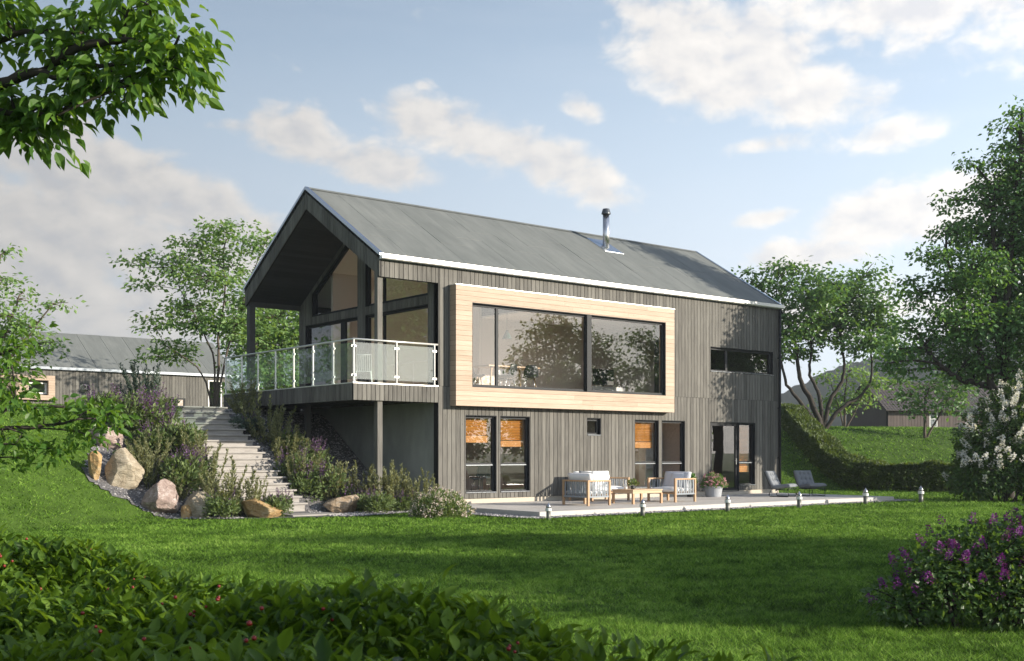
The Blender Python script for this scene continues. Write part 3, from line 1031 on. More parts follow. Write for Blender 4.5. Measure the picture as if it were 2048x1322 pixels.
# ------------------------------------------------------------------ windows
def window(P, u0, u1, z0, z1, d=0.10, mu=(), mz=(), fw=0.062, name='window', sill=True, top=None, mat='frame_dark', blind=None, lining=True, solid=0.0):
    """frame set back in the opening, black lining, panes, sill; top(u) gives a sloped head"""
    hd = top or (lambda u: z1)
    g = G()
    e = 0.0015
    if lining:
        g.hexa(P, u0 + e, u0 + 0.02, z0 + e, z0 + e, hd(u0 + e) - e, hd(u0 + 0.02) - e, 0.004, d + 0.1)
        g.hexa(P, u1 - 0.02, u1 - e, z0 + e, z0 + e, hd(u1 - .02) - e, hd(u1) - e, 0.004, d + 0.1)
        g.hexa(P, u0 + 0.02, u1 - 0.02, z0 + e, z0 + e, z0 + 0.018, z0 + 0.018, 0.006, d + 0.1)
        g.hexa(P, u0 + 0.02, u1 - 0.02, hd(u0 + .02) - 0.02, hd(u1 - .02) - 0.02, hd(u0 + .02) - e, hd(u1 - .02) - e, 0.004, d + 0.1)
    wobj = g.build(name, 'frame_black', house) if lining else None
    f = G()
    a, b, zl = u0 + 0.021, u1 - 0.021, z0 + 0.02
    h2 = lambda u: hd(u) - 0.022
    dd = d + 0.07
    f.hexa(P, a, a + fw, zl, zl, h2(a), h2(a + fw), d, dd)
    f.hexa(P, b - fw, b, zl, zl, h2(b - fw), h2(b), d, dd)
    f.hexa(P, a + fw, b - fw, zl, zl, zl + fw, zl + fw, d + .001, dd)
    f.hexa(P, a + fw, b - fw, h2(a + fw) - fw, h2(b - fw) - fw, h2(a + fw), h2(b - fw), d + .001, dd)
    us, zs = [a + fw], [zl + fw]
    for m, w in mu:
        f.hexa(P, m - w / 2, m + w / 2, zl + fw, zl + fw, h2(m - w / 2) - fw, h2(m + w / 2) - fw, d + 0.002, dd)
        us += [m - w / 2, m + w / 2]
    us.append(b - fw)
    for m, w in mz:
        for k in range(0, len(us), 2):
            f.hexa(P, us[k], us[k + 1], m - w / 2, m - w / 2, m + w / 2, m + w / 2, d + 0.003, dd)
        zs += [m - w / 2, m + w / 2]
    fo = f.build('frame', mat, wobj or house)
    par = wobj or house
    p = G()
    for k in range(0, len(us), 2):
        p.hexa(P, us[k] - .005, us[k + 1] + .005, zl + fw - .005, zl + fw - .005, h2(us[k]) - fw + .005, h2(us[k + 1]) - fw + .005, d + 0.035, d + 0.0352)
    # one plane per pane: drop the back sheet
    q = G()
    for k in range(0, len(us), 2):
        q.quad(P(us[k] - .005, d + .035, zl + fw - .005), P(us[k + 1] + .005, d + .035, zl + fw - .005),
               P(us[k + 1] + .005, d + .035, h2(us[k + 1]) - fw + .005), P(us[k] - .005, d + .035, h2(us[k]) - fw + .005))
    q.build('pane', 'glass', par)
    if sill:
        s_ = G()
        s_.hexa(P, u0 + 0.02, u1 - 0.02, z0 + 0.019, z0 + 0.019, z0 + 0.03, z0 + 0.03, -0.022, d - .001)
        s_.build('sill', 'flashing', par)
        for m, w in mz:
            s_ = G()
            s_.hexa(P, us[0], us[-1], m - w / 2 - .008, m - w / 2 - .008, m - w / 2 + 0.012, m - w / 2 + 0.012, d - 0.02, d - .001)
            s_.build('drip_bar', 'flashing', par)
    if blind:
        zb_, = blind
        s_ = G()
        z = h2(a) - fw - 0.03
        while z > zb_ + 0.22:
            s_.obox(P((us[0] + us[-1]) / 2, d + 0.14, z), (us[-1] - us[0] - .02, 0.045, 0.004) if P is P_s else (0.045, us[-1] - us[0] - .02, .004), Matrix.Rotation(radians(-52), 3, 'X'))
            z -= 0.047
        while z > zb_:
            s_.obox(P((us[0] + us[-1]) / 2, d + 0.14, z), (us[-1] - us[0] - .02, 0.05, 0.006))
            z -= 0.0085
        s_.build('blind', 'blind_wood', par)
    return par


window(P_s, *WIN['a'], mz=((1.08, 0.07),), blind=(1.70,))
window(P_s, *WIN['b'], mz=((1.08, 0.07),), blind=(1.58,))
window(P_s, *WIN['c'], mz=((1.08, 0.07),), blind=(1.55,))
window(P_s, *WIN['d'], mz=((1.08, 0.07),))
window(P_s, *WIN['e'], mz=((1.08, 0.07),), blind=(0.72,), mat='frame_black')
window(P_s, *WIN['small'], fw=0.075)
window(P_s, *WIN['strip'], mu=((12.30, 0.10),), fw=0.07)
dr = window(P_s, *WIN['door'], d=0.05, fw=0.11, name='door', sill=False, mat='frame_black')
g = G().tube([(12.765, 0.052, 1.12), (12.765, 0.0, 1.12), (12.765, -0.005, 1.12)], 0.012, 8)
g.tube([(12.765, -0.004, 1.12), (12.64, -0.004, 1.12)], 0.011, 8)
g.box(12.745, 12.785, 0.044, 0.0505, 0.98, 1.20)
g.build('handle', 'steel', dr, smooth=False)
G().box(11.36, 12.85, -0.30, 0.034, -0.044, 0.055).build('door_step', 'plinth', house)

# the pale wood frame standing proud of the facade, with the big window in it
BX = (0.394, 9.245, 2.722, 6.105)
g = G()
z, k = BX[2], 0
while z < BX[3] - 0.02:
    z2 = min(z + 0.1409, BX[3])
    parts = [(BX[0], BX[1])]
    lo_, hi_ = z + .003, z2 - .003
    segs = []
    for (s0, s1) in ((lo_, min(hi_, BAY[2])), (max(lo_, BAY[2]), min(hi_, BAY[3])), (max(lo_, BAY[3]), hi_)):
        if s1 - s0 > 0.004:
            segs.append((s0, s1, BAY[2] - 1e-6 <= s0 and s1 <= BAY[3] + 1e-6))
    for s0, s1, cut in segs:
        spans = [(BX[0], BAY[0]), (BAY[1], BX[1])] if cut else [(BX[0], BX[1])]
        for xa, xb in spans:
            # butt joints of the board lengths
            js = [xa] + [j for j in ((2.4 + (k * 2.77) % 3.1), (5.6 + (k * 1.93) % 3.0)) if xa + 0.5 < j < xb - 0.5] + [xb]
            for ja, jb in zip(js[:-1], js[1:]):
                g.box(ja + (0.0012 if ja > xa else 0), jb - (0.0012 if jb < xb else 0), -0.30, -0.004, s0, s1)
    z, k = z2, k + 1
bay = g.build('wood_surround', 'larch', house)
g = G()
g.box(BX[0] + .01, BAY[0] - 0.003, -0.285, -0.003, BX[2] + .01, BX[3] - .01)
g.box(BAY[1] + 0.003, BX[1] - .01, -0.285, -0.003, BX[2] + .01, BX[3] - .01)
g.box(BAY[0] - 0.002, BAY[1] + .002, -0.285, -0.003, BX[2] + .01, BAY[2] - 0.003)
g.box(BAY[0] - 0.002, BAY[1] + .002, -0.285, -0.003, BAY[3] + .003, BX[3] - .01)
g.build('backing_panel', 'backing', bay)
G().box(BX[0] - 0.015, BX[1] + 0.015, -0.318, -0.002, BX[3] + 0.001, BX[3] + 0.022).build('top_flashing', 'metal_white', bay)
P_b = lambda u, d, z: (u, d - 0.30, z)
window(P_b, *BAY, d=0.10, mu=((1.93, 0.085), (5.46, 0.20)), fw=0.065, mat='frame_dark', sill=False)
G().box(5.37, 5.555, -0.29, -0.20, BAY[2] + 0.02, BAY[3] - 0.02).build('window_post', 'frame_dark', bay)

# glazed gable over the balcony
window(P_w, 4.32, 7.65, UF + 0.02, TB, d=0.08, mu=((5.34, 0.30),), fw=0.07, mat='frame_black', sill=False)
window(P_w, 0.50, 3.88, UF + 0.02, TB, d=0.08, mu=((2.95, 0.08),), fw=0.07, mat='frame_black', sill=False)
window(P_w, 4.32, 7.2, TT2, 0, d=0.08, fw=0.06, top=tri, mat='frame_black', sill=False)
window(P_w, 0.52, 3.88, TT2, 0, d=0.08, mu=((2.95, 0.08),), fw=0.06, top=tri, mat='frame_black', sill=False)

# ------------------------------------------------------------------ balcony
BW, BY = -2.735, 7.995
bal = G().box(BW + 0.03, -0.002, 0.03, BY - 0.03, 3.02, UF - 0.03).build('balcony', 'post_paint', house)
g = G()
y = 0.03
while y < BY - 0.05:
    g.box(BW + 0.03, -0.002, y + .003, min(y + 0.142, BY - .03), UF - 0.029, UF)
    y += 0.145
g.build('balcony_floor', 'decking', house)
gb, gw = G(), G()
clad(gb, gw, P_s, BW + 0.0, -0.003, const(2.805), const(3.245), wall=0.06, bw=0.137)
clad(gb, gw, lambda u, d, z: (BW + d, u, z), 0.07, BY, const(2.805), const(3.245), wall=0.06, bw=0.137)
clad(gb, gw, lambda u, d, z: (u, BY - d, z), BW + .07, -0.01, const(2.60), const(3.245), wall=0.05, bw=0.137)
fa = gw.build('balcony_fascia', 'backing', house)
gb.build('cladding', 'cladding', fa)
g = G()
for x in np.arange(BW + 0.3, -0.1, 0.6):
    g.box(x - .024, x + .024, 0.07, BY - .02, 2.84, 3.019)
g.build('joist', 'post_paint', house)
g = G().box(BW - 0.012, -0.004, -0.014, 0.06, 3.2455, 3.275)
g.box(BW - 0.012, BW + 0.06, 0.0605, BY, 3.2455, 3.272)
g.build('edge_trim', 'metal_white', house)
py = [0.03, 1.09, 2.22, 3.35, 4.47, 5.61, 6.73, 7.89]
pts = [(BW + 0.03, y) for y in py] + [(-1.36, 0.03), (-0.11, 0.03)]
for x, y in pts:
    g = G().tube([(x, y, 3.272), (x, y, 4.405)], 0.024, 12)
    g.tube([(x, y, 3.273), (x, y, 3.295)], 0.045, 12)
    for zz in (3.46, 4.23):                      # glass clamps, cast with the post
        if x < BW + .1:
            g.box(x - .014, x + .014, y - .07, y + .07, zz - .025, zz + .025)
        if y < .1:
            g.box(x - .07, x + .07, y - .0141, y + .0141, zz - .0251, zz + .0251)
    po = g.build('railing_post', 'metal_white', bal, bevel=0.0)
G().tube([(BW + 0.03, BY, 4.417), (BW + 0.03, 0.03, 4.417), (BW + 0.0301, 0.029, 4.417)], 0.026, 12).build('handrail', 'metal_white', bal, smooth=True)
G().tube([(BW + 0.028, 0.03, 4.4171), (0.0, 0.03, 4.4171)], 0.026, 12).build('handrail', 'metal_white', bal, smooth=True)
for a, b in zip(py[:-1], py[1:]):
    x = BW + 0.03
    G().box(x - 0.004, x + 0.004, a + 0.05, b - 0.05, 3.36, 4.33).build('glass_panel', 'glass_rail', bal)
for a, b in ((BW + 0.03, -1.36), (-1.36, -0.11)):
    G().box(a + 0.05, b - 0.05, 0.026, 0.034, 3.36, 4.33).build('glass_panel', 'glass_rail', bal)
# posts
for (xa, xb, ya, yb_, z0, z1) in ((-1.94, -1.785, 0.07, 0.235, -0.3, 6.6), (-1.90, -1.70, 7.86, 8.06, hz(-1.8, 7.95) - .2, 6.14), (-1.94, -1.785, 4.0, 4.15, hz(-1.86, 4.07) - .2, 3.02)):
    g = G().box(xa, xb, ya, yb_, z0, 2.80 if z1 > 3.1 else z1)
    if z1 > 3.1:
        g.box(xa, xb, ya, yb_, UF + 0.001, z1)
    g.build('balcony_post', 'cladding' if ya < 1 else 'post_paint', house)

# ------------------------------------------------------------------ rooms behind the glass
g = G()
g.box(0.26, L - 0.23, 0.23, 7.85, 2.98, UF - 0.02)
g.box(0.26, L - 0.23, 0.23, 7.85, -0.1, 0.05)
g.build('interior_floor', 'floor_room', house)
g = G()
g.box(0.26, 4.6, 6.3, 6.4, UF, 8.4)          # upper floor back wall
g.box(4.61, 4.72, 4.2, 6.4, UF, 8.4)
g.box(4.73, L - .23, 4.2, 4.3, UF, 5.9)
g.box(0.26, 5.0, 3.4, 3.5, 0.05, 2.95)       # ground floor rooms
g.box(5.0, 5.1, 0.25, 3.5, 0.05, 2.95)
g.box(6.6, 6.7, 0.25, 3.5, 0.05, 2.95)
g.box(5.1, 6.6, 1.8, 1.9, 0.05, 2.95)
g.box(6.7, 10.6, 3.4, 3.5, 0.05, 2.95)
g.box(10.6, 10.7, 0.25, 3.5, 0.05, 2.95)
g.box(10.7, L - .23, 3.0, 3.1, 0.05, 2.95)
g.build('interior_wall', 'wall_room', house)
g = G()
g.box(4.73, L - 0.23, 0.23, 7.8, 5.9, 5.95)
g.box(0.26, L - 0.23, 0.24, 7.8, 2.93, 2.978)
for sgn in (0, 1):
    f = (lambda y: y) if sgn == 0 else (lambda y: W - y)
    ya, yc = 0.3, W / 2
    g.add([(0.24, f(ya), roof_z(ya) - 0.66), (4.72, f(ya), roof_z(ya) - 0.66), (4.72, f(yc), roof_z(yc) - 0.66), (0.24, f(yc), roof_z(yc) - 0.66),
           (0.24, f(ya), roof_z(ya) - 0.60), (4.72, f(ya), roof_z(ya) - 0.60), (4.72, f(yc), roof_z(yc) - 0.60), (0.24, f(yc), roof_z(yc) - 0.60)],
          [(0, 3, 2, 1), (4, 5, 6, 7), (0, 1, 5, 4), (1, 2, 6, 5), (2, 3, 7, 6), (3, 0, 4, 7)])
g.build('interior_ceiling', 'ceiling_room', house)

# ------------------------------------------------------------------ terrace
ter = thing('terrace', 'low timber terrace of pale boards along the house front', 'terrace', (0, 0, 0))
g = G()
y = DECK[2] + 0.03
rr = random.Random(4)
while y < -0.02:
    y2 = min(y + 0.14, -0.004)
    js = [DECK[0]] + [q for q in (3.3 + rr.uniform(-1.5, 1.5), 7.2 + rr.uniform(-1.5, 1.5), 11.2 + rr.uniform(-1.4, 1.4))] + [DECK[1]]
    for a, b in zip(js[:-1], js[1:]):
        g.box(a + .0015, b - .0015, y + .003, y2 - .003, -0.073, -0.045)
    y = y2
g.build('deck_boards', 'decking', ter)
g = G().box(DECK[0] - .02, DECK[1] + .02, DECK[2] - 0.0, DECK[2] + 0.028, -0.20, -0.052)
g.box(DECK[0] - .02, DECK[0] + .005, DECK[2] + .0285, -0.0, -0.20, -0.052)
g.box(DECK[1] - .005, DECK[1] + .02, DECK[2] + .0285, -0.0, -0.20, -0.052)
g.build('edge_board', 'decking', ter)


# ------------------------------------------------------------------ garden stairs: thick stone treads on set-back risers
st = thing('garden_stairs', 'wide flight of pale stone steps climbing the bank to the balcony level', 'stairs', (-4.0, 0.13, 0.0))
NST = 17
for i in range(NST):
    y0 = 0.30 * i
    zt = 0.12 + 0.1632 * i
    g = G().box(-2.12, 0.0, y0, y0 + 0.345, zt - 0.045, zt)
    tr_ = g.build('step', 'step_stone', st, bevel=0.004)
    G().box(-2.06, -0.07, y0 + 0.045, y0 + 0.32, zt - 0.30, zt - 0.0455).build('riser', 'step_stone', tr_)
G().box(-2.15, 0.0, 0.30 * NST + 0.047, 0.30 * NST + 1.6, 0.12 + 0.1632 * (NST - 1) - 0.3, 0.12 + 0.1632 * (NST - 1) + 0.002).build('landing', 'step_stone', st)
tag(G().box(-4.9, -3.55, -0.75, -0.02, -0.3, -0.135).build('paving_slab', 'step_stone', bevel=0.01), 'flat stone slab set at the foot of the stairs', 'paving slab')


# ------------------------------------------------------------------ boulders
def boulder(label, mat, x, y, zc, dims, rz, seed, sink=0.12, cuts=13):
    import bmesh
    bm = bmesh.new()
    bmesh.ops.create_icosphere(bm, subdivisions=5, radius=1.0)
    V = np.array([v.co[:] for v in bm.verts])
    rng = np.random.default_rng(seed)
    nrm = rng.normal(size=(cuts, 3))
    nrm[:, 2] *= 0.7
    nrm /= np.linalg.norm(nrm, axis=1)[:, None]
    d = rng.uniform(0.46, 0.84, cuts)
    pr = V @ nrm.T
    f = np.min(np.where(pr > 0.05, d / np.maximum(pr, 0.05), 9), axis=1)
    V = V * np.minimum(f, 1.0)[:, None]
    for k, am in ((2.1, 0.03), (5.0, 0.022), (11, 0.018), (23, 0.010)):
        ph = rng.uniform(0, 6, 6)
        n = np.sin(V[:, 0] * k + ph[0]) * np.sin(V[:, 1] * k * 1.1 + ph[1]) + np.sin(V[:, 2] * k * 1.3 + ph[2] + V[:, 0] * k * .7) * .7
        V += V * (n * am)[:, None]
    V *= np.array(dims) / 2
    for v, c in zip(bm.verts, V):
        v.co = c
    me = bpy.data.meshes.new('boulder')
    bm.to_mesh(me)
    bm.free()
    for p in me.polygons:
        p.use_smooth = True
    try:
        me.set_sharp_from_angle(angle=radians(16))
    except Exception:
        pass
    me.materials.append(MATS[mat])
    o = bpy.data.objects.new('boulder', me)
    COL.objects.link(o)
    o.location = (x, y, hz(x, y) + dims[2] / 2 - sink + zc)
    o.rotation_euler = (0, 0, rz)
    tag(o, label, 'boulder', 'boulders edging the planting bed')


boulder('golden flat topped boulder at the foot of the stone stairs', 'rock_gold', -5.62, -0.45, 0, (1.42, 0.85, 0.66), -0.55, 11, 0.17)
boulder('grey tan slab boulder between the pink boulder and the low rosemary', 'rock_tan', -6.85, 0.35, 0, (1.15, 0.8, 0.80), -0.45, 24, 0.15)
boulder('big pink and white mottled boulder at the lawn edge', 'rock_pink', -7.68, 0.80, 0, (1.20, 0.95, 1.02), -0.7, 35, 0.16)
boulder('small brown stone tucked beside the pink boulder', 'rock_gold', -7.16, 0.35, 0, (0.42, 0.4, 0.44), 0.3, 46, 0.1)
boulder('large tan boulder with a flat sloping face on the bank', 'rock_tan', -8.28, 1.75, 0, (1.15, 0.9, 1.12), -0.75, 61, 0.2)
boulder('upright brown stone leaning left of the tan boulder', 'rock_gold', -8.88, 1.78, 0, (0.45, 0.55, 0.82), -0.4, 58, 0.15)
boulder('pinkish boulder highest on the bank under the purple sage', 'rock_pink', -8.0, 3.45, 0, (1.10, 0.85, 0.80), -0.6, 69, 0.13)
boulder('dark and rust coloured boulder right of the stairs', 'rock_mixed', -3.05, 0.20, 0, (1.25, 0.9, 0.78), -0.6, 77, 0.16)


# ------------------------------------------------------------------ leaves
DIA_V = np.array([(0, 0, 0), (-.30, .42, .07), (0, 1, -.04), (.30, .42, .07)], float)
DIA_F = [(0, 2, 1), (0, 3, 2)]
DIA_N = np.array([(0, 0, 0), (-.11, .5, .03), (0, 1, 0), (.11, .5, .03)], float)
OV_V = np.array([(0, 0, 0), (-.19, .18, .08), (-.29, .43, .12), (-.16, .74, .05), (0, 1.04, -.16), (.16, .74, .05), (.29, .43, .12), (.19, .18, .08), (0, .22, .0), (0, .5, .0), (0, .77, -.055)], float)
OV_F3 = [(0, 8, 1), (0, 7, 8), (3, 10, 4), (10, 5, 4)]
OV_F4 = [(1, 8, 9, 2), (8, 7, 6, 9), (2, 9, 10, 3), (9, 6, 5, 10)]


def unit(a):
    return a / (np.linalg.norm(a, axis=-1, keepdims=True) + 1e-9)


def leaves(g, P, D, N, size, shape='dia', wide=1.0):
    """leaves at P pointing along D with upper side N"""
    n = len(P)
    if n == 0:
        return
    D = unit(D)
    Sd = unit(np.cross(D, N))
    U = np.cross(Sd, D)
    size = np.broadcast_to(size, (n,))
    T = {'dia': DIA_V, 'narrow': DIA_N, 'oval': OV_V}[shape]
    V = P[:, None] + size[:, None, None] * (T[None, :, 0, None] * wide * Sd[:, None] + T[None, :, 1, None] * D[:, None] + T[None, :, 2, None] * U[:, None])
    if shape == 'oval':
        k = V.shape[1]
        n0 = g.n
        g.arr(V, OV_F4)
        idx = (np.arange(n) * k)[:, None, None] + np.array(OV_F3)[None] + n0
        g.f.setdefault(3, []).append(idx.reshape(-1, 3))
    else:
        g.arr(V, DIA_F)


def rdirs(rng, n, zlo=-1.0, zhi=1.0):
    z = rng.uniform(zlo, zhi, n)
    a = rng.uniform(0, 2 * pi, n)
    r = np.sqrt(np.maximum(1 - z * z, 0))
    return np.stack([r * np.cos(a), r * np.sin(a), z], -1)


# ------------------------------------------------------------------ trees
def bez(a, b, sag, rng, k=6, wob=0.05):
    a, b = np.array(a, float), np.array(b, float)
    t = np.linspace(0, 1, k)[:, None]
    Ln = np.linalg.norm(b - a)
    m = (a + b) / 2 + np.array([0, 0, sag * Ln]) + rng.normal(size=3) * wob * Ln
    return (1 - t) ** 2 * a + 2 * t * (1 - t) * m + t * t * b


def tree(name, label, loc, blobs, stems, lsize, per, leafm, barkm='bark', seed=1, cl=0.5, spread=(0.42, 0.42, 0.2), clumps=7.0, shape='dia', group=None,
         r0=0.14, cat='tree', ymul=1.0, droop=0.35, rz=-YAW, twig=0.012, upright=0.25, drop=0):
    """blobs: (x, y, z, rx, ry, rz) leafy masses; stems: polylines from the ground; twigs join every leaf clump to the wood"""
    rng = np.random.default_rng(seed)
    root = thing(name, label, cat, loc, rz, group)
    wood, crown = G(), G()
    nodes, nr = [], []
    for s in stems:
        pl = np.array(s, float)
        # smooth the polyline
        t = np.linspace(0, len(pl) - 1, (len(pl) - 1) * 5 + 1)
        q = np.stack([np.interp(t, np.arange(len(pl)), pl[:, k]) for k in range(3)], -1)
        q[1:-1] = (q[:-2] + q[1:-1] * 2 + q[2:]) / 4
        q[1:-1] += rng.normal(size=(len(q) - 2, 3)) * 0.018 * r0 / 0.14
        rad = np.linspace(r0, r0 * 0.30, len(q)) * (1.0 if len(nodes) == 0 else 0.75)
        rad[0] *= 1.25
        wood.tube(q, rad, 9)
        nodes += list(q)
        nr += list(rad)
    nodes = np.array(nodes)
    nr = np.array(nr)
    cents = []
    for b in blobs:
        c, r = np.array(b[:3], float), np.array(b[3:6], float)
        sel = nodes[:, 2] < c[2] + 0.2 * r[2]
        if not sel.any():
            sel[:] = True
        dd = np.linalg.norm(nodes - c, axis=1) + np.where(sel, 0, 50) + 0.5 * np.maximum(0, nodes[:, 2] - c[2])
        k = int(np.argmin(dd))
        lim = bez(nodes[k], c, 0.10, rng, 7)
        lr = np.linspace(max(min(nr[k] * 0.6, 0.09), 0.22 * r0), 0.16 * r0, 7)
        wood.tube(lim, lr, 6)
        n = max(4, int(clumps * r[0] * r[1] * r[2] / cl ** 3))
        d = rdirs(rng, n) * (rng.uniform(0, 1, n) ** 0.42)[:, None]
        cc = c + d * r
        ln = np.concatenate([lim[2:], nodes[nr < 0.09] if (nr < 0.09).any() else lim[2:]])
        for p in cc:
            dk = np.linalg.norm(ln - p, axis=1) + 0.6 * np.maximum(0, ln[:, 2] - p[2])
            q = ln[int(np.argmin(dk))]
            if np.linalg.norm(q - p) > 0.08:
                wood.tube(bez(q, p, 0.06, rng, 4, 0.08), np.linspace(twig * 1.6, twig * 0.6, 4), 4, cap=False)
        cents.append(cc)
    cents = np.concatenate(cents)
    m = len(cents)
    cnt = np.maximum(3, (per * rng.uniform(0.5, 1.5, m)).astype(int))
    idx = np.repeat(np.arange(m), cnt)
    n = len(idx)
    sp = np.array(spread) * cl * 1.6
    off = np.clip(rng.normal(size=(n, 3)), -1.5, 1.5) * sp * (rng.uniform(0.6, 1.35, m)[idx])[:, None]
    P = cents[idx] + off
    out = unit(off * np.array([1, 1, 0.5]) + rng.normal(size=(n, 3)) * 0.25 * cl)
    D = out + np.array([0, 0, -droop]) + rng.normal(size=(n, 3)) * 0.35
    N = np.array([0, 0, 1.0]) + rng.normal(size=(n, 3)) * (0.45 + upright)
    leaves(crown, P, D, N, lsize * rng.uniform(0.65, 1.3, n), shape)
    wood.build('trunk', barkm, root, smooth=True)
    crown.build('crown', leafm, root)
    return root


tree('tree','slender many stemmed tree with airy light green crown left of the balcony',lsize=0.19,per=30,leafm='leaf_ash',seed=51,cl=0.5,r0=0.062,clumps=3.8,spread=(0.5,0.5,0.14), loc=(0.83, 16.71, 2.97),
     blobs=[(0.54, -0.36, 7.28, 0.96, 0.77, 0.56), (-0.36, -0.09, 6.52, 1.2, 0.96, 0.68), (1.68, -0.19, 6.42, 0.8, 0.64, 0.72), (-1.66, 0.0, 5.82, 1.24, 0.99, 0.6), (0.04, -0.96, 5.22, 1.4, 1.12, 0.68), (-2.55, -0.04, 6.12, 0.7, 0.56, 0.4), (-2.65, 0.06, 5.08, 0.64, 0.51, 0.36), (1.44, 0.14, 4.82, 1.0, 0.8, 0.84), (-1.26, 0.73, 4.28, 1.24, 0.99, 0.68), (-2.45, 0.07, 3.57, 0.92, 0.73, 0.4), (0.04, 0.06, 3.43, 1.1, 0.88, 0.68), (-1.66, 0.63, 2.73, 1.1, 0.88, 0.48), (-2.05, 0.42, 2.23, 0.8, 0.64, 0.28), (2.33, -0.32, 6.96, 0.48, 0.38, 0.44), (0.84, 0.37, 5.92, 0.8, 0.64, 0.68), (-0.66, -0.12, 3.73, 0.9, 0.72, 0.56), (1.04, -0.2, 3.53, 1.0, 0.8, 0.9)],
     stems=[[(0.0, 0.0, -0.15), (0.24, -0.14, 1.83), (0.18, -0.07, 3.13), (0.48, -0.06, 4.72), (0.34, 0.12, 6.52), (0.54, 0.11, 7.12)], [(0.0, 0.0, -0.15), (-0.26, -0.15, 1.23), (-0.66, 0.07, 1.83), (-1.36, -0.13, 2.37), (-1.95, -0.06, 2.73)], [(0.0, 0.0, -0.15), (0.08, -0.08, 2.13), (-0.56, 0.09, 3.53), (-1.16, 0.09, 4.52), (-1.66, 0.01, 5.62)], [(0.0, 0.0, -0.15), (0.54, -0.08, 2.53), (1.04, 0.08, 4.12), (1.44, -0.07, 5.32), (2.03, -0.04, 6.72)]])
tree('tree','bushy light green tree seen through the balcony railing',lsize=0.23,per=24,leafm='leaf_ash',seed=52,cl=0.55,r0=0.12,clumps=5.0, loc=(7.09, 23.23, 3.13),
     blobs=[(0.0, -0.73, 4.62, 1.68, 1.34, 0.96), (-0.6, -0.83, 3.42, 1.44, 1.15, 1.08), (0.96, 0.4, 3.42, 1.2, 1.15, 1.44), (0.0, -0.69, 1.75, 1.8, 1.44, 0.96), (1.91, 0.62, 4.62, 1.2, 0.96, 1.2), (-1.2, 0.62, 1.99, 0.96, 0.77, 0.84), (-1.44, 0.39, 4.62, 0.72, 0.57, 0.72), (0.96, 0.04, 1.27, 1.44, 1.15, 0.72), (-1.91, -0.5, 1.03, 0.96, 0.77, 0.6), (0.24, 0.73, 5.82, 1.08, 0.86, 0.6), (-2.15, 0.57, 3.18, 0.72, 0.77, 0.96)],
     stems=[[(0.0, 0.0, -0.15), (-0.12, -0.06, 2.23), (0.12, 0.1, 4.14), (0.0, -0.05, 5.58)], [(0.0, 0.0, -0.15), (-0.48, -0.02, 1.75), (-0.96, -0.0, 3.18)], [(0.0, 0.0, -0.15), (0.72, -0.1, 2.23), (1.44, -0.1, 4.14)]])
tree('tree','airy tree at the left edge in front of the neighbouring house',lsize=0.15,per=24,leafm='leaf_ash',seed=53,cl=0.4,r0=0.08,clumps=4.6, loc=(-9.44, 9.58, 2.77),
     blobs=[(0.51, -0.01, 4.45, 0.26, 0.21, 0.26), (0.44, 0.21, 3.76, 0.37, 0.29, 0.23), (1.05, 0.19, 3.32, 0.38, 0.3, 0.26), (1.9, 0.34, 3.03, 0.53, 0.42, 0.23), (0.95, -0.28, 2.59, 0.88, 0.7, 0.32), (0.15, -0.19, 2.95, 0.73, 0.59, 0.44), (1.68, -0.08, 2.3, 0.59, 0.47, 0.29), (1.24, 0.32, 1.78, 0.8, 0.64, 0.32), (0.15, 0.31, 1.78, 0.88, 0.7, 0.53), (0.66, 0.21, 1.2, 0.66, 0.53, 0.32), (-0.59, -0.6, 2.52, 0.88, 0.7, 0.88), (-0.44, 0.38, 3.69, 0.59, 0.47, 0.59), (0.73, 0.21, 2.22, 0.73, 0.59, 0.37), (0.0, 0.59, 0.76, 0.88, 0.7, 0.44)],
     stems=[[(0.0, 0.0, -0.15), (0.29, 0.03, 0.76), (0.44, -0.09, 1.64), (0.73, 0.06, 2.52), (1.02, -0.01, 3.25)], [(0.0, 0.0, -0.15), (0.0, 0.06, 1.05), (0.15, -0.05, 2.52), (0.37, -0.11, 3.69), (0.48, -0.05, 4.42)], [(0.0, 0.0, -0.15), (0.59, -0.08, 1.2), (1.32, -0.02, 2.08), (1.97, -0.06, 2.95)]])
